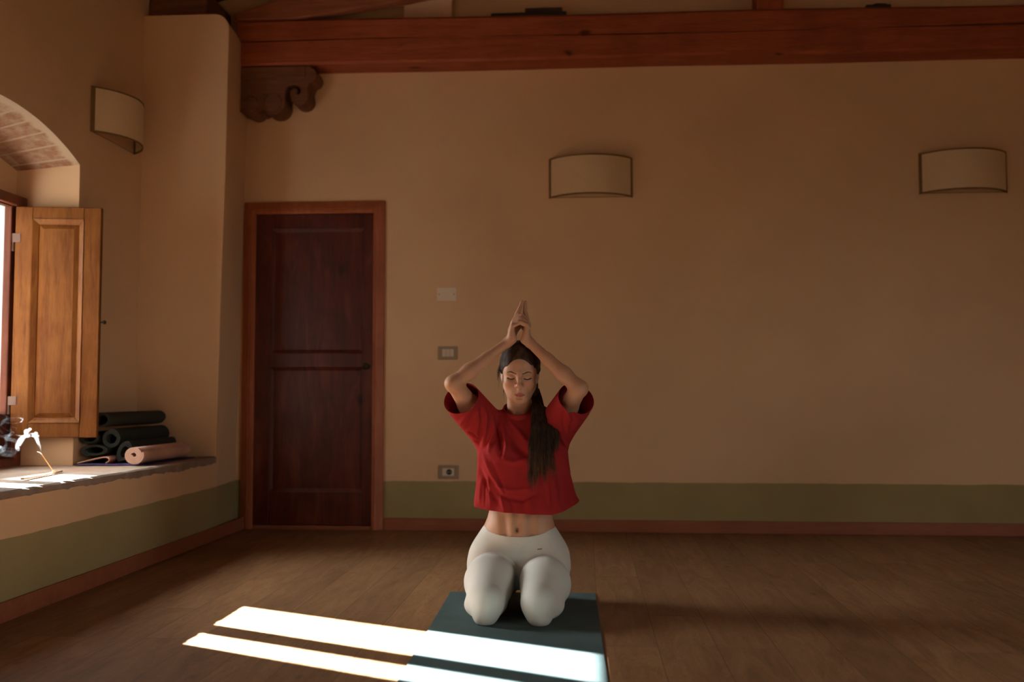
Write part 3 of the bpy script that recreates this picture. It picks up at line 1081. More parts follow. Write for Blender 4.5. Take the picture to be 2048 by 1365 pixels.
rolled('rolled_mat', 'dark teal rolled mat leaning against the pink one, lower right of the stack', M_ROLLD, (-2.362, 0.544), (-2.370, 0.544), 0.048, 0.026, 2.6, 0.006, (0.74, 1.18), -0.42, G, tail=0.002, y=(4.98, 5.56), ph=0.9)
rolled('rolled_mat', 'dusty pink rolled mat in front at the edge of the ledge', M_ROLLP, (-2.256, 0.5315), (-2.258, 0.5315), 0.044, 0.010, 3.6, 0.0085, (1.10, 0.98), 0.0, G, y=(4.86, 5.46), ph=2.9)
def folded(name, label, mat, prof, th, y0, y1, cat, group=None, skew=0.0):
    bm = bmesh.new()
    pts = [Vector((p[0], 0, p[1])) for p in prof]
    pts = catmull(pts, 5) if len(prof) > 2 else pts
    O, I = [], []
    for i, p in enumerate(pts):
        t = (pts[min(i + 1, len(pts) - 1)] - pts[max(i - 1, 0)]).normalized()
        nrm = Vector((-t.z, 0, t.x))
        O.append(p + nrm * th / 2)
        I.append(p - nrm * th / 2)
    rows = []
    for yy, sk in ((y0, 0.0), (y1, skew)):
        rows.append(([bm.verts.new((p.x + sk, yy, p.z)) for p in O], [bm.verts.new((p.x + sk, yy, p.z)) for p in I]))
    (a, b_), (c, d_) = rows
    for i in range(len(pts) - 1):
        bm.faces.new((a[i], a[i + 1], c[i + 1], c[i]))
        bm.faces.new((b_[i + 1], b_[i], d_[i], d_[i + 1]))
        bm.faces.new((a[i], b_[i], b_[i + 1], a[i + 1]))
        bm.faces.new((c[i + 1], d_[i + 1], d_[i], c[i]))
    bm.faces.new((a[0], c[0], d_[0], b_[0]))
    bm.faces.new((a[-1], b_[-1], d_[-1], c[-1]))
    return tag(obj(name, bm, mat), label, cat, group)
folded('folded_mat', 'peach mat folded over, squeezed under the dark rolls on the ledge', M_ROLLPE,
       [(-2.585, 0.4865), (-2.53, 0.500), (-2.47, 0.5135), (-2.437, 0.517), (-2.420, 0.510), (-2.421, 0.497), (-2.436, 0.487)], 0.005, 4.93, 5.55, 'yoga mat')
folded('folded_mat', 'thin purple mat lying flat on the ledge underneath the pink roll', M_PURPLE,
       [(-2.575, 0.4812), (-2.20, 0.4812)], 0.004, 4.90, 5.50, 'yoga mat')

# ------------------------------------------------------------------ incense
hold = thing('incense_holder', 'slim light wooden incense holder lying in the sunlight on the ledge', 'incense holder', (-2.385, 4.20, ZS))
bm = bmesh.new()
rows = []
for i in range(15):
    t = i / 14
    y = 4.02 + 0.43 * t
    x = -2.345 - 0.065 * t
    w = 0.009 * math.sin(PI * (0.12 + 0.76 * t)) + 0.004
    z0 = ZS + 0.0012
    z1 = z0 + 0.003 + 0.003 * (2 * t - 1) ** 2
    rows.append([bm.verts.new(p) for p in ((x - w, y, z0), (x + w, y, z0), (x + w, y, z1 + 0.002), (x, y, z1 - 0.001), (x - w, y, z1 + 0.002))])
for a, b_ in zip(rows, rows[1:]):
    for k in range(5):
        bm.faces.new((a[k], a[(k + 1) % 5], b_[(k + 1) % 5], b_[k]))
bm.faces.new(rows[0]); bm.faces.new(rows[-1][::-1])
obj('holder_boat', bm, M_BAMBOO, hold)
bm = bmesh.new()
lathe(bm, [(0.006, 0), (0.006, 0.006), (0.004, 0.008)], (-2.399, 4.365, ZS + 0.006), 'z', 12)
obj('socket', bm, M_BAMBOO, hold)
st = thing('incense_stick', 'thin burning incense stick leaning in the holder, smoke at its tip', 'incense stick', (-2.399, 4.365, ZS + 0.008))
bm = bmesh.new()
A_, B_ = Vector((-2.399, 4.365, ZS + 0.009)), Vector((-2.400, 4.262, 0.572))
tube(bm, [A_, A_.lerp(B_, 0.33), A_.lerp(B_, 0.66), B_], 0.0021, 8)
obj('stick', bm, M_STICK, st)
bm = bmesh.new()
tube(bm, [B_, B_ + Vector((0, -0.010, 0.006)), B_ + Vector((0, -0.022, 0.010)), B_ + Vector((0, -0.038, 0.013))], [0.0023, 0.0026, 0.0024, 0.0018], 8)
obj('ash_tip', bm, M_ASH, st)

def smoke():
    bm = bmesh.new()
    def s(px, py, dx=0.0):
        # plume sketch units: along the ledge and upwards, weaving a little across it as it drifts
        drift = min(1.0, max(0.0, (80 - px) / 30))
        dx += 0.022 * drift * math.sin(px * 0.21 + py * 0.13)
        return Vector((-2.400 + dx, 4.249 + (px - 80) * 0.00365, 0.585 - (py - 903) * 0.00215))
    def run(pts, rr, n=10):
        P = catmull([s(*p) for p in pts], 5)
        m = len(P)
        R = [np.interp(i / (m - 1), np.linspace(0, 1, len(rr)), rr) for i in range(m)]
        tube(bm, P, R, n)
    run([(82, 902), (80, 893), (76, 884), (70, 875), (63, 869), (57, 868)], [0.0016, 0.0045, 0.0075, 0.0095, 0.0100, 0.0085])
    run([(60, 868), (51, 873), (42, 882), (33, 891), (22, 897), (10, 896), (0, 890), (-12, 886)], [0.0095, 0.0095, 0.0085, 0.0075, 0.0065, 0.0065, 0.0070, 0.006])
    for px, py, r in ((56, 861, 0.0125), (49, 865, 0.0105), (65, 866, 0.0095), (46, 872, 0.0085), (61, 857, 0.0080), (52, 856, 0.0070), (48, 879, 0.0080), (68, 871, 0.0075), (41, 886, 0.0070)):
        c = s(px, py, 0.004)
        lathe(bm, [(r * math.sin(PI * (k + 0.3) / 8.6), -r * math.cos(PI * (k + 0.3) / 8.6)) for k in range(9)], c, 'x', 12)
    run([(45, 883), (36, 889), (25, 893), (14, 890), (6, 884), (2, 889), (9, 893)], [0.004, 0.0035, 0.0035, 0.003, 0.003, 0.003, 0.002])
    run([(30, 884), (24, 879), (22, 871), (27, 866), (33, 869), (32, 875), (28, 874)], [0.0028, 0.0028, 0.0026, 0.0026, 0.0026, 0.0024, 0.002])
    run([(40, 888), (28, 880), (18, 872), (8, 864), (0, 868)], [0.009, 0.010, 0.009, 0.006, 0.004])
    run([(36, 885), (36, 875), (33, 868), (25, 866), (18, 868), (17, 861), (23, 860), (25, 864)], [0.003, 0.0035, 0.003, 0.003, 0.0035, 0.003, 0.003, 0.002])
    run([(20, 896), (12, 904), (4, 899), (-4, 892), (-10, 880)], [0.006, 0.009, 0.008, 0.007, 0.006])
    run([(0, 890), (6, 882), (2, 870), (-6, 862)], [0.006, 0.007, 0.006, 0.004])
    run([(8, 868), (11, 858), (14, 850), (18, 852), (17, 857)], [0.003, 0.0035, 0.003, 0.003, 0.002])
    run([(10, 860), (8, 848), (11, 838), (20, 833), (29, 834), (28, 841), (18, 843), (13, 840), (17, 836), (23, 837)], [0.0025, 0.003, 0.004, 0.004, 0.004, 0.0035, 0.003, 0.003, 0.0025, 0.002])
    run([(4, 862), (2, 850), (4, 838), (0, 828), (-4, 820)], [0.004, 0.005, 0.004, 0.004, 0.003])
    o = obj('smoke', bm, M_SMOKE)
    o['kind'] = 'stuff'
    tag(o, 'white curling incense smoke drifting left above the sunlit ledge', 'smoke')
smoke()

# ------------------------------------------------------------------ yoga mat
bm = bmesh.new()
ang = math.radians(1.05)
def rotm(x, y):
    x0, y0 = -0.265, 4.23
    dx, dy = x - x0, y - y0
    return (x0 + dx * math.cos(ang) - dy * math.sin(ang), y0 + dx * math.sin(ang) + dy * math.cos(ang))
nx, ny = 2, 2
P4 = [rotm(-0.570, 4.225), rotm(0.040, 4.225), rotm(0.040, 2.42), rotm(-0.570, 2.42)]
prism(bm, P4, 'z', 0.0003, 0.005)
tag(obj('yoga_mat', bm, M_MAT, bevel=0.0015), 'teal-grey yoga mat unrolled on the floor under the kneeling woman', 'yoga mat')

# ================================================================== person
# Smooth implicit surfaces, meshed with surface nets, give one continuous skin.
def lerp(a, b, t): return a + (b - a) * t
class Prim:
    def __init__(s, lo, hi, fn): s.lo, s.hi, s.fn = np.array(lo, float), np.array(hi, float), fn
def rc(a, b, ra, rb, flat=None):
    """round cone a->b; flat=(normal, q) thins it along a direction"""
    a, b = np.array(a, float), np.array(b, float)
    ab = b - a
    L2 = max(float(ab @ ab), 1e-12)
    nrm = None
    if flat is not None:
        nrm = np.array(flat[0], float)
        nrm /= np.linalg.norm(nrm)
    def fn(x, y, z):
        px, py, pz = x - a[0], y - a[1], z - a[2]
        t = np.clip((px * ab[0] + py * ab[1] + pz * ab[2]) / L2, 0, 1)
        dx, dy, dz = px - ab[0] * t, py - ab[1] * t, pz - ab[2] * t
        r = ra + (rb - ra) * t
        if nrm is None:
            return np.sqrt(dx * dx + dy * dy + dz * dz) - r
        c = dx * nrm[0] + dy * nrm[1] + dz * nrm[2]
        q = flat[1]
        d2 = dx * dx + dy * dy + dz * dz - c * c + (c / q) ** 2
        l = np.sqrt(d2)
        g = np.sqrt(dx * dx + dy * dy + dz * dz - c * c + (c / q / q) ** 2) + 1e-9
        return (l - r) * l / g
    m = max(ra, rb)
    return Prim(np.minimum(a, b) - m, np.maximum(a, b) + m, fn)
def ell(c, r, R=None):
    c, r = np.array(c, float), np.array(r, float)
    def fn(x, y, z):
        px, py, pz = x - c[0], y - c[1], z - c[2]
        if R is not None:
            px, py, pz = (px * R[0][0] + py * R[1][0] + pz * R[2][0],
                          px * R[0][1] + py * R[1][1] + pz * R[2][1],
                          px * R[0][2] + py * R[1][2] + pz * R[2][2])
        k0 = np.sqrt((px / r[0]) ** 2 + (py / r[1]) ** 2 + (pz / r[2]) ** 2)
        k1 = np.sqrt((px / r[0] ** 2) ** 2 + (py / r[1] ** 2) ** 2 + (pz / r[2] ** 2) ** 2) + 1e-9
        return k0 * (k0 - 1) / k1
    m = float(max(r)) if R is not None else r
    return Prim(c - m, c + m, fn)
def smin(a, b, k):
    if k <= 0: return np.minimum(a, b)
    h = np.maximum(k - np.abs(a - b), 0) / k
    return np.minimum(a, b) - h * h * k * 0.25
def sdf_at(ops, P):
    x, y, z = P[:, 0], P[:, 1], P[:, 2]
    F = np.full(len(P), 1.0)
    for op, pr, k in ops:
        d = pr.fn(x, y, z)
        F = smin(F, d, k) if op == 'u' else -smin(-F, d, k)
    return F
def grid_eval(ops, lo, hi, h):
    lo, hi = np.array(lo, float), np.array(hi, float)
    n = np.ceil((hi - lo) / h).astype(int) + 1
    ax = [(lo[i] + h * np.arange(n[i])).astype(np.float32) for i in range(3)]
    F = np.full(tuple(n), 0.5, np.float32)
    for op, pr, k in ops:
        m = k + 3 * h + 0.004
        i0 = np.clip(np.floor((pr.lo - m - lo) / h).astype(int), 0, n)
        i1 = np.clip(np.ceil((pr.hi + m - lo) / h).astype(int) + 1, 0, n)
        if np.any(i1 <= i0): continue
        sl = tuple(slice(i0[i], i1[i]) for i in range(3))
        d = pr.fn(ax[0][sl[0]][:, None, None], ax[1][sl[1]][None, :, None], ax[2][sl[2]][None, None, :]).astype(np.float32)
        F[sl] = smin(F[sl], d, k) if op == 'u' else -smin(-F[sl], d, k)
    return F, lo, ax
def surfnet(F, lo, h):
    s = F < 0
    nx, ny, nz = F.shape
    c = s[:-1, :-1, :-1].astype(np.uint8)
    tot = np.zeros_like(c)
    corners = [(i, j, k) for i in (0, 1) for j in (0, 1) for k in (0, 1)]
    for (i, j, k) in corners:
        tot += s[i:nx - 1 + i, j:ny - 1 + j, k:nz - 1 + k]
    act = (tot > 0) & (tot < 8)
    idx = np.argwhere(act)
    vid = np.full(act.shape, -1, np.int32)
    vid[act] = np.arange(len(idx))
    V = {c_: F[idx[:, 0] + c_[0], idx[:, 1] + c_[1], idx[:, 2] + c_[2]] for c_ in corners}
    acc = np.zeros((len(idx), 3))
    cnt = np.zeros(len(idx))
    for a in corners:
        for d in range(3):
            if a[d] == 0:
                b = list(a); b[d] = 1; b = tuple(b)
                fa, fb = V[a], V[b]
                cr = (fa < 0) != (fb < 0)
                t = np.where(cr, fa / np.where(cr, fa - fb, 1), 0)
                p = np.tile(np.array(a, float), (len(idx), 1))
                p[:, d] += t
                acc[cr] += p[cr]
                cnt[cr] += 1
    verts = lo + h * (idx + acc / cnt[:, None])
    faces = []
    for d in range(3):
        e, f = [(1, 2), (2, 0), (0, 1)][d]
        sl0 = [slice(None)] * 3; sl1 = [slice(None)] * 3
        sl0[d] = slice(0, -1); sl1[d] = slice(1, None)
        A, B = s[tuple(sl0)], s[tuple(sl1)]
        cr = np.argwhere(A != B)
        cr = cr[(cr[:, e] > 0) & (cr[:, f] > 0) & (cr[:, e] < F.shape[e] - 1) & (cr[:, f] < F.shape[f] - 1)]
        def g(de, df):
            q = cr.copy(); q[:, e] -= de; q[:, f] -= df
            return vid[q[:, 0], q[:, 1], q[:, 2]]
        quad = np.stack([g(0, 0), g(1, 0), g(1, 1), g(0, 1)], 1)
        inside = A[cr[:, 0], cr[:, 1], cr[:, 2]]
        quad[~inside] = quad[~inside][:, ::-1]
        faces.append(quad)
    return verts, np.concatenate(faces)
def net(ops, lo, hi, h, extra=None):
    F, lo_, ax = grid_eval(ops, lo, hi, h)
    if extra is not None:
        F = extra(F, ax)
    return surfnet(F, lo_, h)
def np_mesh(name, verts, faces):
    me = bpy.data.meshes.new(name)
    me.vertices.add(len(verts))
    me.vertices.foreach_set('co', np.asarray(verts, np.float32).ravel())
    k = faces.shape[1]
    me.loops.add(faces.size)
    me.loops.foreach_set('vertex_index', faces.astype(np.int32).ravel())
    me.polygons.add(len(faces))
    me.polygons.foreach_set('loop_start', np.arange(0, faces.size, k, dtype=np.int32))
    me.polygons.foreach_set('loop_total', np.full(len(faces), k, np.int32))
    me.polygons.foreach_set('use_smooth', np.ones(len(faces), bool))
    me.update(calc_edges=True)
    me.validate()
    return me

# ---- materials
def skin_mat():
    m, t, b = new_mat('skin', 0.52, 0.35)
    v = mapping(t, (1, 1, 1))
    base = ramp(t, noise(t, v, 18.0, 4), [(0.3, (0.440, 0.210, 0.112)), (0.7, (0.490, 0.240, 0.134))])
    at = N(t, 'Attribute')
    at.attribute_name = 'lips'
    ab = N(t, 'Attribute')
    ab.attribute_name = 'blush'
    col = mix(t, ab.outputs['Fac'], base, (0.46, 0.160, 0.088))
    col = mix(t, at.outputs['Fac'], col, (0.345, 0.090, 0.064))
    t.links.new(col, b.inputs['Base Color'])
    b.inputs['Subsurface Weight'].default_value = 0.08
    b.inputs['Subsurface Radius'].default_value = (0.012, 0.005, 0.003)
    b.inputs['Subsurface Scale'].default_value = 0.5
    return m
M_SKIN = skin_mat()
def shirt_mat():
    m, t, b = new_mat('dark_red_cotton', 0.9, 0.12)
    v = mapping(t, (1, 1, 1))
    t.links.new(ramp(t, noise(t, v, 6.0, 4), [(0.3, (0.255, 0.014, 0.0135)), (0.7, (0.300, 0.019, 0.018))]), b.inputs['Base Color'])
    bump(t, b, noise(t, v, 420.0, 2), 0.10, 0.0008)
    return m
M_SHIRT = shirt_mat()
def legging_mat():
    m, t, b = new_mat('ribbed_cream_knit', 0.8, 0.2)
    v = mapping(t, (1, 1, 1))
    t.links.new(ramp(t, noise(t, v, 5.0, 3), [(0.3, (0.580, 0.550, 0.480)), (0.7, (0.640, 0.610, 0.540))]), b.inputs['Base Color'])
    w = N(t, 'TexWave', wave_type='BANDS', bands_direction='X')
    w.inputs['Scale'].default_value = 62.0
    w.inputs['Distortion'].default_value = 0.3
    t.links.new(v, w.inputs['Vector'])
    bump(t, b, w.outputs['Fac'], 0.10, 0.0008)
    return m
M_LEG = legging_mat()
M_BAND = plain('smooth_cream_knit', (0.58, 0.530, 0.450), 0.8, 0.2, var=0.03)
M_LOGO = plain('grey_print', (0.20, 0.17, 0.13), 0.8, 0.2)
def hair_mat():
    m, t, b = new_mat('dark_brown_hair', 0.6, 0.15)
    v = mapping(t, (1, 1, 0.25))
    z = N(t, 'TexCoord')
    sep = N(t, 'SeparateXYZ')
    t.links.new(z.outputs['Object'], sep.inputs[0])
    c = ramp(t, noise(t, v, 70.0, 3), [(0.35, (0.022, 0.0105, 0.0055)), (0.7, (0.070, 0.033, 0.016))])
    mr = N(t, 'MapRange')
    mr.inputs[1].default_value, mr.inputs[2].default_value = 0.62, 0.49
    t.links.new(sep.outputs[2], mr.inputs[0])
    strk = ramp(t, noise(t, mapping(t, (1, 1, 0.06)), 160.0, 2), [(0.42, (0, 0, 0)), (0.62, (1, 1, 1))])
    fac = mix(t, 1.0, strk, mr.outputs[0], 'MULTIPLY')
    c = mix(t, fac, c, (0.210, 0.085, 0.034))         # lighter streaks along the lower lengths
    t.links.new(c, b.inputs['Base Color'])
    return m
M_HAIR = hair_mat()
M_LASH = plain('lash_black', (0.012, 0.008, 0.006), 0.7, 0.2)
M_BROW = plain('brow_brown', (0.075, 0.036, 0.019), 0.8, 0.1)

# ---- head frame: u right in the photo, v forward, w up
HS = 0.93
HP = np.array([-0.2565, 3.915, 0.9125])
th, ro, ya = math.radians(12), math.radians(-1.6), math.radians(2.0)
Vv = np.array([0, -math.cos(th), -math.sin(th)])
Ww = np.array([0, -math.sin(th), math.cos(th)])
Uu = np.array([1.0, 0, 0])
def rot_axis(v, ax, a):
    return v * math.cos(a) + np.cross(ax, v) * math.sin(a) + ax * (ax @ v) * (1 - math.cos(a))
Uu, Ww = rot_axis(Uu, Vv, ro), rot_axis(Ww, Vv, ro)
Uu, Vv = rot_axis(Uu, Ww, ya), rot_axis(Vv, Ww, ya)
RH = np.stack([Uu, Vv, Ww], 1)          # columns are the local axes
def hw(u, v, w): return HP + HS * (Uu * u + Vv * v + Ww * w)
def he(c, r, rot=None):
    R = RH if rot is None else RH @ rot
    return ell(hw(*c), np.array(r) * HS, R)
def hc(a, b, ra, rb, flat=None):
    f = None if flat is None else (RH @ np.array(flat[0], float), flat[1])
    return rc(hw(*a), hw(*b), ra * HS, rb * HS, f)
def rotv(ax, a):
    return np.array(Matrix.Rotation(a, 3, ax))

def head_ops():
    o = []
    U = lambda p, k: o.append(('u', p, k))
    S = lambda p, k: o.append(('s', p, k))
    U(he((0, -0.022, 0.040), (0.0745, 0.094, 0.080)), 0)
    U(he((0, 0.020, 0.044), (0.0635, 0.0555, 0.052)), 0.03)                # forehead
    U(he((0, 0.026, -0.020), (0.0610, 0.056, 0.078)), 0.03)             # mid face
    for s in (-1, 1):
        U(hc((s * 0.053, -0.004, -0.050), (s * 0.022, 0.056, -0.090), 0.016, 0.016), 0.03)   # jaw line
        U(he((s * 0.040, 0.052, -0.022), (0.022, 0.024, 0.024)), 0.022)                      # cheekbone
        U(hc((s * 0.010, 0.076, 0.0225), (s * 0.046, 0.060, 0.0235), 0.009, 0.010), 0.018)   # brow ridge
    U(he((0, 0.064, -0.092), (0.0200, 0.0175, 0.0165)), 0.022)           # chin
    U(he((0, 0.066, -0.063), (0.032, 0.022, 0.028)), 0.020)             # muzzle
    for s in (-1, 1):
        S(he((s * 0.0320, 0.0905, 0.0065), (0.0175, 0.0155, 0.0120)), 0.014)     # socket
        U(he((s * 0.0330, 0.0650, 0.0055), (0.0158, 0.0140, 0.0130)), 0.004)     # eyeball under lid
        S(hc((s * 0.0205, 0.0815, 0.0150), (s * 0.046, 0.0735, 0.0150), 0.0012, 0.0012), 0.0040)   # lid crease
        S(hc((s * 0.0195, 0.0790, 0.0005), (s * 0.034, 0.0810, -0.0035), 0.0007, 0.0009), 0.0030)  # lash line
        S(hc((s * 0.034, 0.0810, -0.0035), (s * 0.0475, 0.0720, 0.0000), 0.0009, 0.0007), 0.0030)
    # nose
    U(hc((0, 0.0800, 0.022), (0, 0.0930, -0.004), 0.0075, 0.0075), 0.013)
    U(hc((0, 0.0930, -0.004), (0, 0.1020, -0.0235), 0.0075, 0.0098), 0.008)
    U(he((0, 0.1025, -0.0260), (0.0100, 0.0095, 0.0085)), 0.006)
    for s in (-1, 1):
        U(he((s * 0.0120, 0.0895, -0.0300), (0.0070, 0.0105, 0.0075)), 0.006)
        S(he((s * 0.0062, 0.0975, -0.0362), (0.0032, 0.0052, 0.0030)), 0.0025)
    U(hc((0, 0.0900, -0.036), (0.001, 0.0862, -0.055), 0.0050, 0.0050), 0.008)
    S(hc((0, 0.0970, -0.042), (0.002, 0.0945, -0.055), 0.0018, 0.0022), 0.004)       # philtrum
    # lips
    LX = 0.0025
    for s in (-1, 1):
        U(hc((LX + s * 0.004, 0.0880, -0.0628), (LX + s * 0.0210, 0.0770, -0.0682), 0.0044, 0.0020), 0.006)
        U(hc((LX, 0.0868, -0.0738), (LX + s * 0.0180, 0.0780, -0.0704), 0.0056, 0.0026), 0.005)
        S(hc((LX, 0.0935, -0.0684), (LX + s * 0.0230, 0.0805, -0.0692), 0.0010, 0.0010), 0.0032)
    S(he((LX, 0.0880, -0.0838), (0.013, 0.0060, 0.0038)), 0.008)                  # hollow above the chin
    # ears
    for s in (-1, 1):
        R = rotv('Z', s * 0.35) @ rotv('X', 0.18)
        U(he((s * 0.0735, -0.012, -0.004), (0.0075, 0.0170, 0.0290), R), 0.006)
        S(he((s * 0.0800, -0.008, -0.002), (0.0050, 0.0100, 0.0185), R), 0.004)
        U(he((s * 0.0710, -0.003, -0.030), (0.0060, 0.0070, 0.0085)), 0.005)
    # neck
    U(rc((-0.2600, 3.950, 0.880), (-0.2640, 3.985, 0.735), 0.046, 0.050), 0.022)
    for s in (-1, 1):                                                        # neck tendons
        U(rc((-0.259 + s * 0.046, 3.945, 0.855), (-0.262 + s * 0.013, 3.935, 0.748), 0.010, 0.009), 0.015)
    S(ell((-0.262, 3.922, 0.748), (0.010, 0.012, 0.012)), 0.012)
    return o
HEAD = head_ops()

# ---- arms and hands
WL, WR = np.array([-0.2930, 3.858, 1.044]), np.array([-0.2200, 3.858, 1.042])
EL, ER = np.array([-0.5030, 3.800, 0.877]), np.array([-0.0230, 3.800, 0.858])
SL, SR = np.array([-0.3900, 3.975, 0.690]), np.array([-0.1300, 3.975, 0.690])
def arm_ops():
    o = []
    U = lambda p, k: o.append(('u', p, k))
    for E, W, S_, s in ((EL, WL, SL, -1), (ER, WR, SR, 1)):
        d = W - E
        U(rc(S_, lerp(S_, E, 0.55), 0.052, 0.042), 0)
        U(rc(lerp(S_, E, 0.5), E, 0.042, 0.030), 0.02)
        U(ell(E + np.array([s * 0.008, 0.004, -0.002]), (0.023, 0.026, 0.024)), 0.015)          # elbow point
        U(rc(E, lerp(E, W, 0.30), 0.028, 0.0295), 0.02)
        U(rc(lerp(E, W, 0.28), lerp(E, W, 0.62), 0.0295, 0.0225), 0.015)
        U(rc(lerp(E, W, 0.6), W, 0.0225, 0.0180, ((0, 1, 0), 0.95)), 0.012)
        U(rc(W - d * 0.03, W + d * 0.02, 0.0200, 0.0190), 0.010)
    return o
def hand_ops():
    o = []
    U = lambda p, k: o.append(('u', p, k))
    S = lambda p, k: o.append(('s', p, k))
    xm = -0.2505                       # midline of the clasped hands
    zk = 1.112                         # knuckle height
    for s, W in ((-1, WL), (1, WR)):
        # palm: four metacarpal rays side by side in depth (little finger nearest the camera)
        for i in range(4):
            y = 3.832 + i * 0.0165
            a = W + np.array([-s * 0.004, -0.014 + i * 0.0095, 0.006])
            k = np.array([xm + s * (0.0285 - 0.0015 * i), y, zk - 0.010 + 0.006 * i])
            U(rc(a, k, 0.0130, 0.0092, ((1, 0, 0.3 * s), 0.92)), 0.010 if i else 0.008)
        U(rc(W + np.array([-s * 0.0155, -0.012, 0.004]), W + np.array([-s * 0.006, -0.012, 0.042]), 0.0145, 0.0110), 0.010)   # heel on the little-finger side
        U(rc(W + np.array([-s * 0.006, 0.012, 0.010]), (xm + s * 0.019, 3.888, 1.088), 0.015, 0.011), 0.010)                 # thumb mound
    # interlaced fingers: each goes over the knuckle ridge and down the back of the other hand
    for s in (-1, 1):
        for i in range(3):
            y = 3.8305 + i * 0.0185 + (0.0085 if s > 0 else 0.0)
            r0 = (0.0073, 0.0082, 0.0086)[i]
            mcp = np.array([xm + s * 0.0275, y + 0.001, zk - 0.012 + 0.0075 * i])
            pip = np.array([xm - s * 0.0060, y - 0.003, zk + 0.0015 + 0.0140 * i + (0.003 if s > 0 else 0)])
            dip = np.array([xm - s * 0.0270, y - 0.002, zk - 0.0075 + 0.0105 * i])
            tip = np.array([xm - s * 0.0370, y + 0.001, zk - 0.0220 + 0.0095 * i])
            U(rc(mcp, pip, r0 * 1.06, r0), 0.0022)
            U(ell(pip, (r0 * 1.07,) * 3), 0.0015)
            U(rc(pip, dip, r0 * 0.98, r0 * 0.88), 0.0016)
            U(rc(dip, tip, r0 * 0.88, r0 * 0.74), 0.0016)
        # index finger extended upwards
        y = 3.8860 + (0.002 if s > 0 else 0)
        mcp = np.array([xm + s * 0.0250, y, zk + 0.010])
        pip = np.array([xm + s * 0.0135 + 0.003, y, zk + 0.0470])
        dip = np.array([xm + s * 0.0088 + 0.008, y, zk + 0.0690])
        tip = np.array([xm + s * 0.0068 + 0.0115, y, zk + 0.0860 + (0.0015 if s < 0 else 0)])
        U(rc(mcp, pip, 0.0108, 0.0090), 0.004)
        U(ell(pip, (0.0092,) * 3), 0.0015)
        U(rc(pip, dip, 0.0087, 0.0077), 0.0010)
        U(rc(dip, tip, 0.0076, 0.0058), 0.0010)
        # thumb, crossed on the face side
        t0 = np.array([xm + s * 0.0190, 3.892, 1.088])
        t1 = np.array([xm + s * 0.0060, 3.908 + 0.006 * (s > 0), 1.104])
        t2 = np.array([xm - s * 0.0180, 3.910 + 0.008 * (s > 0), 1.112])
        t3 = np.array([xm - s * 0.0330, 3.904 + 0.008 * (s > 0), 1.106])
        U(rc(t0, t1, 0.0112, 0.0100), 0.004)
        U(rc(t1, t2, 0.0098, 0.0092), 0.002)
        U(rc(t2, t3, 0.0092, 0.0072), 0.002)
    return o
ARMS = arm_ops() + [(a, b_, k if i else 0.012) for i, (a, b_, k) in enumerate(hand_ops())]

# ---- legs and pelvis (shared by the leggings and the skin beneath)
CX = -0.262
def leg_ops():
    o = []
    U = lambda p, k: o.append(('u', p, k))
    S = lambda p, k: o.append(('s', p, k))
    U(ell((CX, 3.985, 0.205), (0.184, 0.118, 0.118)), 0)
    U(ell((CX, 3.955, 0.285), (0.142, 0.092, 0.085)), 0.06)
    for s in (-1, 1):
        U(ell((CX + s * 0.119, 3.935, 0.166), (0.083, 0.088, 0.110)), 0.04)                  # outer hip
    for s, hx, mx, kx in ((-1, -0.348, -0.3640, -0.3620), (1, -0.172, -0.1540, -0.1690)):
        dz = 0.004 if s < 0 else 0.0
        hip, mid, knee = (hx, 3.970, 0.130 + dz), (mx, 3.810, 0.119 + dz), (kx, 3.668, 0.083)
        U(rc(hip, mid, 0.092, 0.0940), 0.020)
        U(rc(mid, knee, 0.0940, 0.0690), 0.02)
        U(ell((kx - s * 0.002, 3.632, 0.070), (0.050, 0.048, 0.062)), 0.030)                 # knee
        U(ell((kx + s * 0.004, 3.612, 0.062), (0.026, 0.028, 0.034)), 0.022)                 # kneecap
        U(ell((kx + s * 0.004, 3.640, 0.026), (0.036, 0.040, 0.026)), 0.025)                 # shin bone pressing on the mat
        U(ell((kx + s * 0.010, 3.735, 0.057), (0.0800, 0.105, 0.054)), 0.016)                # calf squeezed sideways
        U(rc((kx + s * 0.004, 3.80, 0.055), (kx + s * 0.004, 4.02, 0.046), 0.052, 0.034), 0.03)
    S(ell((CX - 0.0035, 3.725, 0.055), (0.0125, 0.165, 0.112)), 0.014)                         # gap between the thighs
    U(ell((CX, 4.03, 0.170), (0.165, 0.110, 0.110)), 0.05)                                    # seat on the heels
    return o
LEGS = leg_ops()
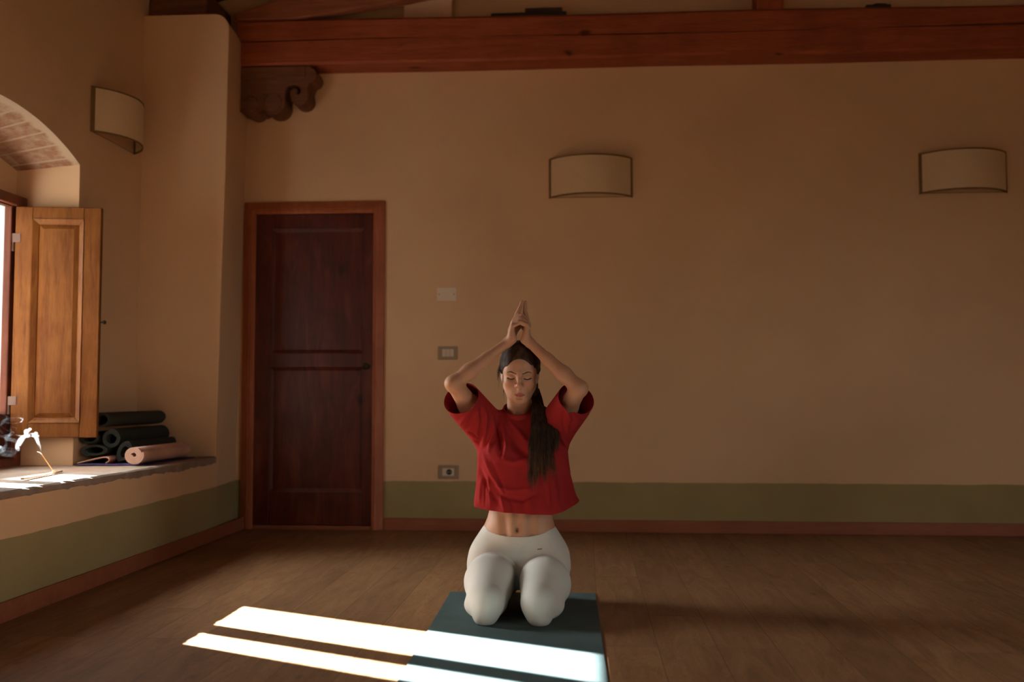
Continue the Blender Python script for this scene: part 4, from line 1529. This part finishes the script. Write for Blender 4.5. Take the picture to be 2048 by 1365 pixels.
# ---- skin of the trunk, legs and feet
def trunk_ops():
    o = []
    U = lambda p, k: o.append(('u', p, k))
    S = lambda p, k: o.append(('s', p, k))
    U(ell((CX, 3.955, 0.30), (0.1285, 0.082, 0.075)), 0.04)
    U(ell((CX + 0.006, 3.955, 0.375), (0.1210, 0.080, 0.095)), 0.05)
    U(ell((CX + 0.004, 3.970, 0.56), (0.134, 0.090, 0.150)), 0.06)
    U(rc((CX - 0.085, 3.975, 0.67), (CX + 0.085, 3.975, 0.67), 0.062, 0.062), 0.05)
    for s in (-1, 1):
        U(ell((CX + s * 0.066, 3.905, 0.585), (0.050, 0.045, 0.050)), 0.03)
        S(rc((CX + s * 0.055, 3.872, 0.36), (CX + s * 0.050, 3.866, 0.30), 0.004, 0.004), 0.03)
    S(rc((CX, 3.868, 0.42), (CX, 3.866, 0.330), 0.004, 0.003), 0.022)
    S(ell((CX - 0.002, 3.868, 0.312), (0.0042, 0.012, 0.0085)), 0.012)         # navel
    for s, kx in ((-1, -0.362), (1, -0.169)):
        ank = (kx + s * 0.004, 4.03, 0.046)
        U(rc(ank, (kx - s * 0.010, 4.10, 0.040), 0.032, 0.030), 0.02)
        U(rc((kx - s * 0.010, 4.09, 0.040), (kx - s * 0.028, 4.185, 0.026), 0.034, 0.022, ((0, 0, 1), 0.8)), 0.02)
        U(ell((kx + s * 0.002, 4.055, 0.075), (0.026, 0.030, 0.028)), 0.02)   # heel, sole up
        for i in range(5):
            x = kx - s * (0.062 - 0.0165 * i)
            r = (0.0125, 0.0095, 0.009, 0.0085, 0.008)[i]
            U(rc((x, 4.180, 0.024), (x - s * 0.002, 4.232 - 0.006 * i, 0.0165), r, r * 0.85), 0.003)
    return o

skinV, skinF = [], []
def add_skin(v, f):
    skinF.append(f + sum(len(a) for a in skinV))
    skinV.append(v)
v, f = net(HEAD, (-0.36, 3.78, 0.735), (-0.15, 4.06, 1.06), 0.00155)
n_head = len(v)
head_v = v
add_skin(v, f)
v, f = net(ARMS, (-0.57, 3.74, 0.62), (0.05, 4.04, 1.215), 0.0021)
add_skin(v, f)
FL, lo_, ax_ = grid_eval(LEGS, (-0.50, 3.55, -0.012), (-0.03, 4.28, 0.76), 0.0042)
FL += 0.007
for op, pr, k in trunk_ops():
    d = pr.fn(ax_[0][:, None, None], ax_[1][None, :, None], ax_[2][None, None, :]).astype(np.float32)
    FL = smin(FL, d, k) if op == 'u' else -smin(-FL, d, k)
FL = np.maximum(FL, (0.0062 - ax_[2])[None, None, :])            # flattened where it rests on the mat
v, f = surfnet(FL, lo_, 0.0042)
add_skin(v, f)
SV, SF = np.concatenate(skinV), np.concatenate(skinF)
me = np_mesh('person', SV, SF)
# lip and cheek colour live in the skin itself
loc = (head_v - HP) @ RH / HS
u_, v_, w_ = loc[:, 0], loc[:, 1], loc[:, 2]
au = np.abs(u_)
al = np.abs(u_ - 0.0025)
top = -0.0598 - 0.36 * np.maximum(al - 0.006, 0) + 0.0012 * np.exp(-((al - 0.005) / 0.003) ** 2)
bot = -0.0792 + 0.0105 * np.clip(al / 0.0225, 0, 1) ** 2.2
lip = np.clip((top - w_) / 0.0012 + 0.5, 0, 1) * np.clip((w_ - bot) / 0.0015 + 0.5, 0, 1) * np.clip((0.0225 - al) / 0.0020, 0, 1) * (v_ > 0.060)
blush = 0.55 * np.exp(-(((au - 0.040) / 0.020) ** 2 + ((w_ + 0.028) / 0.018) ** 2)) * (v_ > 0.02)
blush = np.maximum(blush, 0.35 * np.exp(-((u_ / 0.012) ** 2 + ((w_ + 0.026) / 0.010) ** 2)) * (v_ > 0.085))
for nm, arr in (('lips', lip), ('blush', blush)):
    full = np.zeros(len(SV), np.float32)
    full[:n_head] = arr
    at = me.attributes.new(nm, 'FLOAT', 'POINT')
    at.data.foreach_set('value', full)
me.materials.append(M_SKIN)
person = link(bpy.data.objects.new('person', me))
tag(person, 'person kneeling on a yoga mat in a red cropped T-shirt, hands clasped overhead', 'person')

# ---- brows, lashes, nails
def face_pt(u, w, lift=0.0):
    """point on the face surface straight in front of (u, w)"""
    vs = np.linspace(0.125, 0.03, 240)
    P = np.array([hw(u, v, w) for v in vs])
    d = sdf_at(HEAD, P)
    i = int(np.argmax(d < 0))
    t = d[i - 1] / (d[i - 1] - d[i])
    return hw(u, vs[i - 1] + (vs[i] - vs[i - 1]) * t + lift, w)
fwd = Vector(Vv)
for s in (-1, 1):
    bm = bmesh.new()
    us = [0.0125, 0.020, 0.028, 0.036, 0.043, 0.0495]
    ws = [0.0195, 0.0220, 0.0250, 0.0272, 0.0262, 0.0222]
    tube(bm, catmull([face_pt(s * a, b_, 0.0002) for a, b_ in zip(us, ws)], 4),
         [lerp(0.0008, 0.0023, min(1, i / 6)) if i < 11 else lerp(0.0023, 0.0005, (i - 11) / 9) for i in range(21)], 8, flat=(fwd, 0.35))
    rnd = random.Random(5)
    for k in range(46):
        t = rnd.random()
        u = lerp(us[0], us[-1], t)
        w = float(np.interp(u, us, ws)) + rnd.uniform(-0.0018, 0.0016)
        p0 = face_pt(s * u, w, 0.0003)
        p1 = face_pt(s * (u + 0.0038), w + 0.0016 * (1 - t) - 0.0006 * t, 0.0007)
        tube(bm, [p0, p1], [0.00035, 0.00015], 4)
    obj('eyebrow', bm, M_BROW, person, smooth=True)
    bm = bmesh.new()
    us = [0.0190, 0.0235, 0.0285, 0.0335, 0.0385, 0.0435, 0.0485]
    ws = [0.0006, -0.0018, -0.0034, -0.0040, -0.0034, -0.0016, 0.0012]
    tube(bm, catmull([face_pt(s * a, b_, 0.0001) for a, b_ in zip(us, ws)], 4), [0.0005] + [0.0011] * 23 + [0.0006], 6)
    for k in range(30):
        u = lerp(0.0205, 0.0495, k / 29)
        w = float(np.interp(u, us, ws))
        p0 = Vector(face_pt(s * u, w, 0.0004))
        out = Vector(Vv) * 0.0040 - Vector(Ww) * 0.0040 + Vector(Uu) * s * 0.0035 * ((u - 0.028) / 0.02)
        p1 = p0 + out * 0.5
        p2 = p0 + out * 0.95 + Vector(Ww) * 0.0008
        tube(bm, [p0, p1, p2], [0.00045, 0.00032, 0.00012], 4)
    obj('eyelashes', bm, M_LASH, person, smooth=True)

# ---- leggings
def bisect(me, co, no, cond=None, clear_outer=True):
    bm = bmesh.new()
    bm.from_mesh(me)
    if cond is None:
        geom = bm.verts[:] + bm.edges[:] + bm.faces[:]
    else:
        fs = [f_ for f_ in bm.faces if cond(f_.calc_center_median())]
        geom = list({v_ for f_ in fs for v_ in f_.verts}) + list({e_ for f_ in fs for e_ in f_.edges}) + fs
    bmesh.ops.bisect_plane(bm, geom=geom, dist=1e-6, plane_co=co, plane_no=no, clear_outer=clear_outer)
    bm.to_mesh(me)
    bm.free()
    me.update()
    return me
def flat_bottom(z0):
    def fn(F, ax): return np.maximum(F, (z0 - ax[2])[None, None, :])
    return fn
lv, lf = net(LEGS, (-0.50, 3.54, -0.012), (-0.03, 4.20, 0.40), 0.0031, flat_bottom(0.0056))
# stretched fabric: fine drag lines at the hips and knees
def ridge(P, a, b, w, amp):
    a, b = np.array(a), np.array(b)
    ab = b - a
    t = np.clip(((P - a) @ ab) / (ab @ ab), 0, 1)
    d = np.linalg.norm(P - a - t[:, None] * ab, axis=1)
    return amp * np.exp(-(d / w) ** 2) * np.sin(PI * np.clip(t, 0.04, 0.96)) ** 0.5
me = np_mesh('leggings', lv, lf)
for nrm_pl in (((0, 3.95, 0.328), (0, -0.46, 1.0)), ):
    bisect(me, *nrm_pl, cond=lambda c: c.y > 3.842)
bisect(me, (0, 4.015, 0.05), (0, 1, 0), cond=lambda c: c.z < 0.075)
leg = mesh_obj('leggings', me, M_LEG, person)
leg['label'] = 'ribbed cream leggings'
for p in me.polygons: p.use_smooth = True
# waistband: a smoother second layer over the top of the leggings
PELVIS = [('u', ell((CX, 3.985, 0.205), (0.1835, 0.118, 0.118)), 0), ('u', ell((CX, 3.955, 0.285), (0.142, 0.092, 0.085)), 0.06)] + [('u', ell((CX + s * 0.119, 3.935, 0.166), (0.083, 0.088, 0.110)), 0.04) for s in (-1, 1)]
bv, bf = net(PELVIS, (-0.50, 3.80, 0.07), (-0.03, 4.14, 0.40), 0.0031, lambda F, ax: F - 0.0022)
disp = np.zeros(len(bv))
for s in (-1, 1):
    for z_, w_2, am in ((0.292, 0.0035, 0.0030), (0.272, 0.0035, 0.0034), (0.252, 0.0030, 0.0030), (0.236, 0.003, 0.0026)):
        disp += ridge(bv, (CX + s * 0.150, 3.93, z_ + 0.012), (CX + s * 0.02, 3.855, z_ - 0.045), w_2, am)
bc = np.array([CX, 3.985])
dirs = bv[:, :2] - bc
dirs /= np.linalg.norm(dirs, axis=1)[:, None]
bv[:, :2] += dirs * disp[:, None]
me = np_mesh('waistband', bv, bf)
bisect(me, (0, 3.95, 0.329), (0, -0.46, 1.0))
bisect(me, (0, 3.95, 0.150), (0, 0, -1.0))
band = mesh_obj('waistband', me, M_BAND, leg)
# small printed mark on the band
from mathutils.bvhtree import BVHTree
bw = band.matrix_basis
tree = BVHTree.FromPolygons([v_.co.copy() for v_ in me.vertices], [tuple(p_.vertices) for p_ in me.polygons])
bm = bmesh.new()
rows = []
for i in range(7):
    x = -0.185 + 0.0175 * i / 6
    r_ = []
    for z in (0.2380 + 0.002 * i / 6, 0.2422 + 0.002 * i / 6):
        h_ = tree.ray_cast(Vector((x, 3.6, z)), Vector((0, 1, 0)))[0]
        r_.append((x, (h_.y if h_ else 3.87) - 0.0007, z))
    rows.append([bm.verts.new(q) for q in r_ + [(r_[1][0], r_[1][1] + 0.0006, r_[1][2]), (r_[0][0], r_[0][1] + 0.0006, r_[0][2])]])
for a, b_ in zip(rows, rows[1:]):
    for k in range(4):
        bm.faces.new((a[k], a[(k + 1) % 4], b_[(k + 1) % 4], b_[k]))
obj('printed_mark', bm, M_LOGO, leg)
so = band.modifiers.new('thick', 'SOLIDIFY')
so.thickness, so.offset = 0.002, -1

# ---- T-shirt
keys_z = np.array([0.30, 0.385, 0.45, 0.52, 0.60, 0.66, 0.715, 0.755, 0.785, 0.81])
keys_a = np.array([0.222, 0.209, 0.197, 0.184, 0.180, 0.170, 0.138, 0.090, 0.060, 0.020])
keys_b = np.array([0.142, 0.130, 0.121, 0.116, 0.112, 0.106, 0.090, 0.072, 0.060, 0.02])
keys_x = np.array([-0.230, -0.236, -0.241, -0.246, -0.248, -0.252, -0.258, -0.260, -0.261, -0.262])
keys_y = np.array([3.950, 3.952, 3.955, 3.958, 3.965, 3.970, 3.974, 3.974, 3.970, 3.966])
def shirt_body(x, y, z):
    zz = np.asarray(z, float)
    a, b = np.interp(zz, keys_z, keys_a), np.interp(zz, keys_z, keys_b)
    cx_, cy_ = np.interp(zz, keys_z, keys_x), np.interp(zz, keys_z, keys_y)
    p = 2.35
    q = (np.abs((x - cx_) / a) ** p + np.abs((y - cy_) / b) ** p) ** (1 / p)
    d = (q - 1) * np.minimum(a, b) * 0.9
    return np.maximum(d, zz - 0.80)
OL, OR = np.array([-0.478, 3.832, 0.820]), np.array([-0.034, 3.832, 0.818])     # middle of each sleeve opening
BL, BR = np.array([-0.372, 3.970, 0.682]), np.array([-0.135, 3.970, 0.677])
def shirt_ops():
    o = []
    U = lambda p, k: o.append(('u', p, k))
    S = lambda p, k: o.append(('s', p, k))
    U(Prim((-0.48, 3.80, 0.28), (-0.01, 4.10, 0.82), shirt_body), 0)
    for s in (-1, 1):
        U(ell((CX + s * 0.066, 3.893, 0.585), (0.056, 0.048, 0.058)), 0.05)
    for O_, B_2 in ((OL, BL), (OR, BR)):
        d = (O_ - B_2) / np.linalg.norm(O_ - B_2)
        U(rc(B_2, O_ + d * 0.06, 0.074, 0.067), 0.030)
        U(rc(B_2 + np.array([0, 0, 0.010]), O_ + d * 0.03 + np.array([0, 0, 0.0]), 0.060, 0.058), 0.03)
        # fabric hanging below the raised arm
        U(rc(B_2 + np.array([0, -0.02, -0.030]), O_ + np.array([0, 0.02, -0.034]) - d * 0.01, 0.054, 0.046), 0.025)
    # hollow for the neck
    S(rc((-0.263, 3.970, 0.765), (-0.258, 3.925, 0.90), 0.056, 0.085), 0.010)
    S(ell((-0.262, 3.925, 0.775), (0.052, 0.045, 0.030)), 0.010)
    return o
SHIRT = shirt_ops()
folds = [
    # (polyline in the frontal x-z plane, width, height): raised folds are positive
    ([(-0.3371, 0.7603), (-0.3157, 0.7005), (-0.306, 0.6311), (-0.3137, 0.5945)], 0.0060, 0.0110),
    ([(-0.3488, 0.7448), (-0.3332, 0.6792), (-0.3234, 0.6099)], 0.0100, -0.0100),
    ([(-0.3585, 0.7584), (-0.3526, 0.7178), (-0.3662, 0.656), (-0.3739, 0.6135)], 0.0075, 0.0080),
    ([(-0.3955, 0.7331), (-0.4091, 0.6809), (-0.4148, 0.6346)], 0.0070, -0.0070),
    ([(-0.3799, 0.7409), (-0.3896, 0.6829), (-0.3992, 0.6288)], 0.0070, 0.0050),
    ([(-0.3995, 0.7854), (-0.3994, 0.7312)], 0.0045, -0.0060),
    ([(-0.3858, 0.7796), (-0.3799, 0.737)], 0.0060, 0.0050),
    ([(-0.4657, 0.6962), (-0.4423, 0.7273), (-0.419, 0.7583)], 0.0075, -0.0060),
    ([(-0.4853, 0.7175), (-0.4541, 0.7524), (-0.4307, 0.7796)], 0.0080, 0.0040),
    ([(-0.4539, 0.6885), (-0.4188, 0.6635)], 0.0050, -0.0080),
    ([(-0.4343, 0.6538), (-0.4148, 0.6384)], 0.0045, -0.0070),
    ([(-0.409, 0.6249), (-0.4127, 0.5632), (-0.4204, 0.4959)], 0.0080, 0.0050),
    ([(-0.3196, 0.7526), (-0.2672, 0.6948), (-0.2265, 0.6526)], 0.0100, 0.0060),
    ([(-0.2943, 0.687), (-0.2633, 0.6313), (-0.2208, 0.5949)], 0.0170, -0.0090),
    ([(-0.3292, 0.5867), (-0.2711, 0.5736), (-0.2092, 0.5931)], 0.0120, 0.0060),
    ([(-0.3485, 0.4599), (-0.2943, 0.4373), (-0.2402, 0.43), (-0.1785, 0.4611)], 0.0090, -0.0060),
    ([(-0.3582, 0.4867), (-0.2904, 0.466), (-0.2132, 0.4723)], 0.0080, 0.0040),
    ([(-0.4029, 0.5152), (-0.4105, 0.4134)], 0.0060, 0.0040),
    ([(-0.3757, 0.5288), (-0.3659, 0.4099)], 0.0060, 0.0040),
    ([(-0.3893, 0.5057), (-0.3872, 0.4059)], 0.0040, -0.0030),
    ([(-0.3272, 0.4447), (-0.3117, 0.395)], 0.0060, 0.0030),
    ([(-0.2866, 0.4335), (-0.2788, 0.3915)], 0.0050, -0.0030),
    ([(-0.3992, 0.6115), (-0.3602, 0.5251), (-0.3175, 0.4582)], 0.0080, 0.0060),
    ([(-0.4147, 0.5632), (-0.3796, 0.4769), (-0.3368, 0.4178)], 0.0080, -0.0050),
    ([(-0.3583, 0.5731), (-0.335, 0.5098), (-0.3059, 0.4582)], 0.0060, -0.0040),
    ([(-0.0858, 0.5936), (-0.0592, 0.5172), (-0.0403, 0.4411)], 0.0100, 0.0060),
    ([(-0.1167, 0.5743), (-0.1015, 0.4979), (-0.094, 0.4083)], 0.0100, -0.0050),
    ([(-0.1457, 0.5072), (-0.1363, 0.4079)], 0.0080, 0.0040),
    ([(-0.0699, 0.7915), (-0.0565, 0.7453), (-0.0662, 0.7222), (-0.0702, 0.68)], 0.0060, 0.0070),
    ([(-0.0815, 0.7761), (-0.0855, 0.7279), (-0.0778, 0.6953)], 0.0080, -0.0030),
    ([(-0.0564, 0.7703), (-0.0296, 0.753), (-0.0008, 0.732)], 0.0070, -0.0050),
    ([(-0.0664, 0.678), (-0.0298, 0.6839), (-0.0008, 0.7281)], 0.0060, -0.0080),
    ([(-0.0972, 0.676), (-0.078, 0.6416), (-0.0646, 0.6109)], 0.0070, 0.0050),
    ([(-0.2129, 0.7277), (-0.1646, 0.7182), (-0.1163, 0.7337)], 0.0100, 0.0040),
]
tv, tf = net(SHIRT, (-0.60, 3.72, 0.34), (0.09, 4.12, 0.90), 0.0028)
me = np_mesh('t_shirt', tv, tf)
no = np.empty(len(me.vertices) * 3, np.float32)
me.vertices.foreach_get('normal', no)
no = no.reshape(-1, 3)
dsp = np.zeros(len(tv))
def ridge2(P, pts, w, amp):
    pts = np.array(pts)
    best = np.full(len(P), 9.0)
    par = np.zeros(len(P))
    L = np.concatenate([[0], np.cumsum(np.linalg.norm(np.diff(pts, axis=0), axis=1))])
    for i in range(len(pts) - 1):
        ab = pts[i + 1] - pts[i]
        t = np.clip(((P - pts[i]) @ ab) / (ab @ ab), 0, 1)
        d = np.linalg.norm(P - pts[i] - t[:, None] * ab, axis=1)
        m = d < best
        best[m] = d[m]
        par[m] = ((L[i] + t * (L[i + 1] - L[i])) / L[-1])[m]
    return amp * np.exp(-(best / w) ** 2) * np.sin(PI * np.clip(par, 0.05, 0.95)) ** 0.6
front = np.clip(-no[:, 1] * 2.0 + 0.2, 0, 1)
for pts_, w, amp in folds:
    dsp += front * ridge2(tv[:, [0, 2]], pts_, w, amp * 1.5)
# soft vertical undulation that grows towards the hem
ang_ = np.arctan2(tv[:, 1] - 3.955, tv[:, 0] + 0.24)
fall = np.clip((0.60 - tv[:, 2]) / 0.22, 0, 1)
dsp += fall * (0.0028 * np.sin(ang_ * 9 + 1.0) + 0.0018 * np.sin(ang_ * 17 + tv[:, 2] * 14))
tv2 = tv + no * dsp[:, None]
me.vertices.foreach_set('co', tv2.astype(np.float32).ravel())
me.update()
# open hem, a little higher on her left
bisect(me, (-0.25, 3.95, 0.393), (-0.055, 0.10, -1.0))
for O_, B_2, cond in ((OL, BL, lambda c: c.x < -0.405 and c.z > 0.70), (OR, BR, lambda c: c.x > -0.112 and c.z > 0.70)):
    d = (O_ - B_2) / np.linalg.norm(O_ - B_2)
    d = d + np.array([0.16 if O_[0] < -0.2 else -0.10, -0.22, -0.02])
    d /= np.linalg.norm(d)
    bisect(me, tuple(O_), tuple(d), cond)
for p in me.polygons: p.use_smooth = True
# hem corner lifted where the cloth flares out on the right
co = np.empty(len(me.vertices) * 3, np.float32)
me.vertices.foreach_get('co', co)
co = co.reshape(-1, 3)
g = np.clip((0.46 - co[:, 2]) / 0.09, 0, 1) * np.clip((co[:, 0] + 0.13) / 0.11, 0, 1)
co[:, 2] += 0.045 * g ** 1.3
me.vertices.foreach_set('co', co.ravel())
me.update()
shirt = mesh_obj('t_shirt', me, M_SHIRT, person)
shirt['label'] = 'dark red cropped T-shirt'
so = shirt.modifiers.new('thick', 'SOLIDIFY')
so.thickness, so.offset = 0.0022, -1
# ribbed collar
bm = bmesh.new()
ring = []
for i in range(41):
    a = 2 * PI * i / 40
    x = -0.2625 + 0.0600 * math.sin(a)
    y = 3.957 - 0.0640 * math.cos(a)
    z = 0.770 - 0.026 * math.cos(a) + 0.006 * abs(math.sin(a))
    ring.append(Vector((x, y, z)))
rows = []
for i, p in enumerate(ring[:-1]):
    c = Vector((-0.2625, 3.957, p.z))
    o_ = (p - c).normalized()
    up = Vector((0, -0.15, 1)).normalized()
    prof = [(-0.001, 0.010), (0.0025, 0.009), (0.006, 0.001), (0.0090, -0.010), (0.004, -0.012), (-0.0015, -0.002)]
    rows.append([bm.verts.new(p + o_ * a_ + up * b_) for a_, b_ in prof])
for i in range(len(rows)):
    a, b_ = rows[i], rows[(i + 1) % len(rows)]
    for k in range(6):
        bm.faces.new((a[k], a[(k + 1) % 6], b_[(k + 1) % 6], b_[k]))
obj('collar', bm, M_SHIRT, shirt, smooth=True)

# ---- hair
def hair():
    ops = [('u', he((-0.001, -0.022, 0.046), (0.0845, 0.1060, 0.0845)), 0),
           ('u', he((0, -0.020, 0.080), (0.058, 0.070, 0.060)), 0.03),
           ('u', he((0, -0.085, 0.000), (0.050, 0.040, 0.060)), 0.03)]
    # open face: everything in front of the hairline
    ops += [('s', he((0, 0.118, 0.000), (0.0690, 0.100, 0.0900)), 0.006),
            ('s', he((0, 0.060, -0.075), (0.090, 0.085, 0.085)), 0.010)]
    # side hair swept behind the ears towards the nape
    for s in (-1, 1):
        ops.append(('u', hc((s * 0.066, 0.020, 0.045), (s * 0.071, -0.012, 0.022), 0.010, 0.012), 0.012))
        ops.append(('u', hc((s * 0.071, -0.015, 0.022), (s * 0.052, -0.065, -0.050), 0.012, 0.022), 0.015))
    tail = [(-0.205, 3.985, 0.855), (-0.190, 3.945, 0.815), (-0.182, 3.895, 0.775), (-0.178, 3.858, 0.720),
            (-0.172, 3.838, 0.650), (-0.168, 3.832, 0.590), (-0.180, 3.832, 0.540)]
    rr = [0.018, 0.013, 0.013, 0.016, 0.018, 0.013, 0.005]
    for a, b, ra, rb in list(zip(tail, tail[1:], rr, rr[1:]))[3:]:
        ops.append(('u', rc(a, b, ra, rb, ((0, 1, 0), 0.55)), 0.006))
    ops.append(('u', rc(hw(0.060, -0.03, -0.01), (-0.196, 3.955, 0.830), 0.015, 0.012), 0.012))
    # lock lying back over the shoulder
    ops.append(('u', rc((-0.178, 3.908, 0.766), (-0.115, 3.912, 0.770), 0.010, 0.008), 0.01))
    hv, hf = net(ops, (-0.37, 3.77, 0.50), (-0.06, 4.08, 1.07), 0.0026)
    HV, HF = [hv], [hf]
    base = len(hv)
    def strand(pts, r0, r1, n=5):
        nonlocal base
        P = [Vector(p) for p in pts]
        m = len(P)
        vs, fs = [], []
        for i, p in enumerate(P):
            t = (P[min(i + 1, m - 1)] - P[max(i - 1, 0)]).normalized()
            u = t.cross(Vector((0.2, 1, 0.1)))
            if u.length < 1e-4: u = t.cross(Vector((1, 0, 0)))
            u.normalize()
            w = t.cross(u)
            r = lerp(r0, r1, (i / (m - 1)) ** 2)
            for k in range(n):
                a = 2 * PI * k / n
                vs.append(p + (u * math.cos(a) + w * math.sin(a)) * r)
        for i in range(m - 1):
            for k in range(n):
                fs.append((base + i * n + k, base + i * n + (k + 1) % n, base + (i + 1) * n + (k + 1) % n, base + (i + 1) * n + k))
        HV.append(np.array([tuple(v_) for v_ in vs]))
        HF.append(np.array(fs))
        base += len(vs)
    rnd = random.Random(21)
    # ponytail lengths
    for k in range(620):
        a = rnd.uniform(0, 2 * PI)
        q = math.sqrt(rnd.random())
        ou, ov = math.cos(a) * q, math.sin(a) * q
        end = rnd.choice([(-0.213, 0.515), (-0.205, 0.500), (-0.190, 0.530), (-0.165, 0.545), (-0.140, 0.560), (-0.118, 0.545), (-0.155, 0.520), (-0.200, 0.515), (-0.185, 0.550)])
        ex, ez = end[0] + rnd.gauss(0, 0.006), end[1] + rnd.gauss(0, 0.018)
        pts = [(-0.205 + 0.022 * ou, 3.985 + 0.016 * ov, 0.858),
               (-0.190 + 0.022 * ou, 3.942 + 0.018 * ov, 0.815 + 0.010 * ov),
               (-0.182 + 0.026 * ou, 3.888 + 0.018 * ov, 0.772 + 0.012 * ov),
               (-0.177 + 0.034 * ou, 3.850 + 0.017 * ov, 0.715),
               (lerp(-0.172, ex, 0.25) + 0.036 * ou, 3.830 + 0.016 * ov, 0.640),
               (lerp(-0.170, ex, 0.70) + 0.020 * ou, 3.824 + 0.012 * ov, 0.570),
               (ex + 0.004 * ou + rnd.gauss(0, 0.004), 3.824 + 0.006 * ov, ez)]
        strand(catmull(pts, 4), rnd.uniform(0.0006, 0.0014), 0.00025)
    # hair spread back over her shoulder
    for k in range(190):
        q, g_, h_ = rnd.uniform(-1, 1), rnd.uniform(-1, 1), rnd.random()
        pts = [(-0.196 + 0.008 * q, 3.962 + 0.006 * g_, 0.836 + 0.006 * q),
               (-0.176 + 0.004 * q, 3.920 + 0.008 * g_, 0.790 + 0.010 * q),
               (lerp(-0.160, -0.140, h_), 3.893 + 0.006 * g_, 0.768 + 0.004 * q + 0.006 * h_),
               (lerp(-0.148, -0.112, h_), 3.866 + 0.006 * g_, 0.742 + 0.010 * h_),
               (lerp(-0.145, -0.104, h_) + 0.004 * g_, 3.847 + 0.004 * q, 0.690),
               (lerp(-0.140, -0.104, h_) + 0.008 * g_, 3.838 + 0.004 * q, lerp(0.60, 0.640, h_) + 0.02 * q)]
        strand(catmull(pts, 4), rnd.uniform(0.0007, 0.0015), 0.0003)
    # combed-back strands over the scalp
    for k in range(420):
        s = rnd.choice((-1, 1))
        f0 = rnd.random()
        # start on the hairline arc, from the centre of the forehead to the temple
        aa = lerp(0.0, 1.22, f0)
        u0, w0 = s * 0.0665 * math.sin(aa), 0.006 + 0.0850 * math.cos(aa)
        pts = []
        m = 7
        for j in range(m):
            t = j / (m - 1)
            ang2 = lerp(0.95, -1.15, t) + rnd.gauss(0, 0.01)
            # path round the skull ellipsoid towards the nape
            rad_u = lerp(u0, s * (0.03 + 0.022 * f0), t * t) * lerp(1.0, 1.10, math.sin(PI * t))
            wtop = lerp(w0, -0.030, t ** 1.6) + 0.030 * math.sin(PI * t) * math.cos(aa) + 0.004
            d = np.array([rad_u, lerp(0.066 * math.cos(aa * 0.55), -0.125, t), wtop]) - np.array([0, -0.024, 0.044])
            q_ = d / np.array([0.0845, 0.1060, 0.0845])
            d = d / np.linalg.norm(q_) * (1.012 + 0.012 * rnd.random())
            extra = 0.010 * math.exp(-((d[2] - 0.085) / 0.03) ** 2)
            pts.append(hw(d[0], -0.024 + d[1], 0.044 + d[2] + extra))
        strand(catmull(pts, 3), rnd.uniform(0.0010, 0.0018), 0.0010)
    # wisps at the temple and nape on her right
    for k in range(22):
        b0 = (-0.074 - 0.003 * rnd.random(), 0.0 + rnd.uniform(-0.01, 0.02), 0.05 + rnd.uniform(-0.02, 0.02))
        e = (-0.0925 + rnd.gauss(0, 0.004), -0.005 + rnd.gauss(0, 0.008), -0.010 + rnd.gauss(0, 0.018))
        mid = ((b0[0] + e[0]) / 2 - 0.006 * rnd.random(), (b0[1] + e[1]) / 2, (b0[2] + e[2]) / 2 + 0.004)
        strand(catmull([hw(*b0), hw(*mid), hw(*e)], 5), 0.0006, 0.0002, 4)
    for k in range(12):
        b0 = (-0.058, -0.03, -0.055)
        e = (-0.066 + rnd.gauss(0, 0.004), -0.01 + rnd.gauss(0, 0.006), -0.090 + rnd.gauss(0, 0.012))
        strand(catmull([hw(*b0), hw((b0[0] + e[0]) / 2 - 0.004, -0.02, -0.07), hw(*e)], 4), 0.0006, 0.0002, 4)
    me = np_mesh('hair', np.concatenate(HV), np.concatenate(HF))
    return mesh_obj('hair', me, M_HAIR, person)
hair_o = hair()
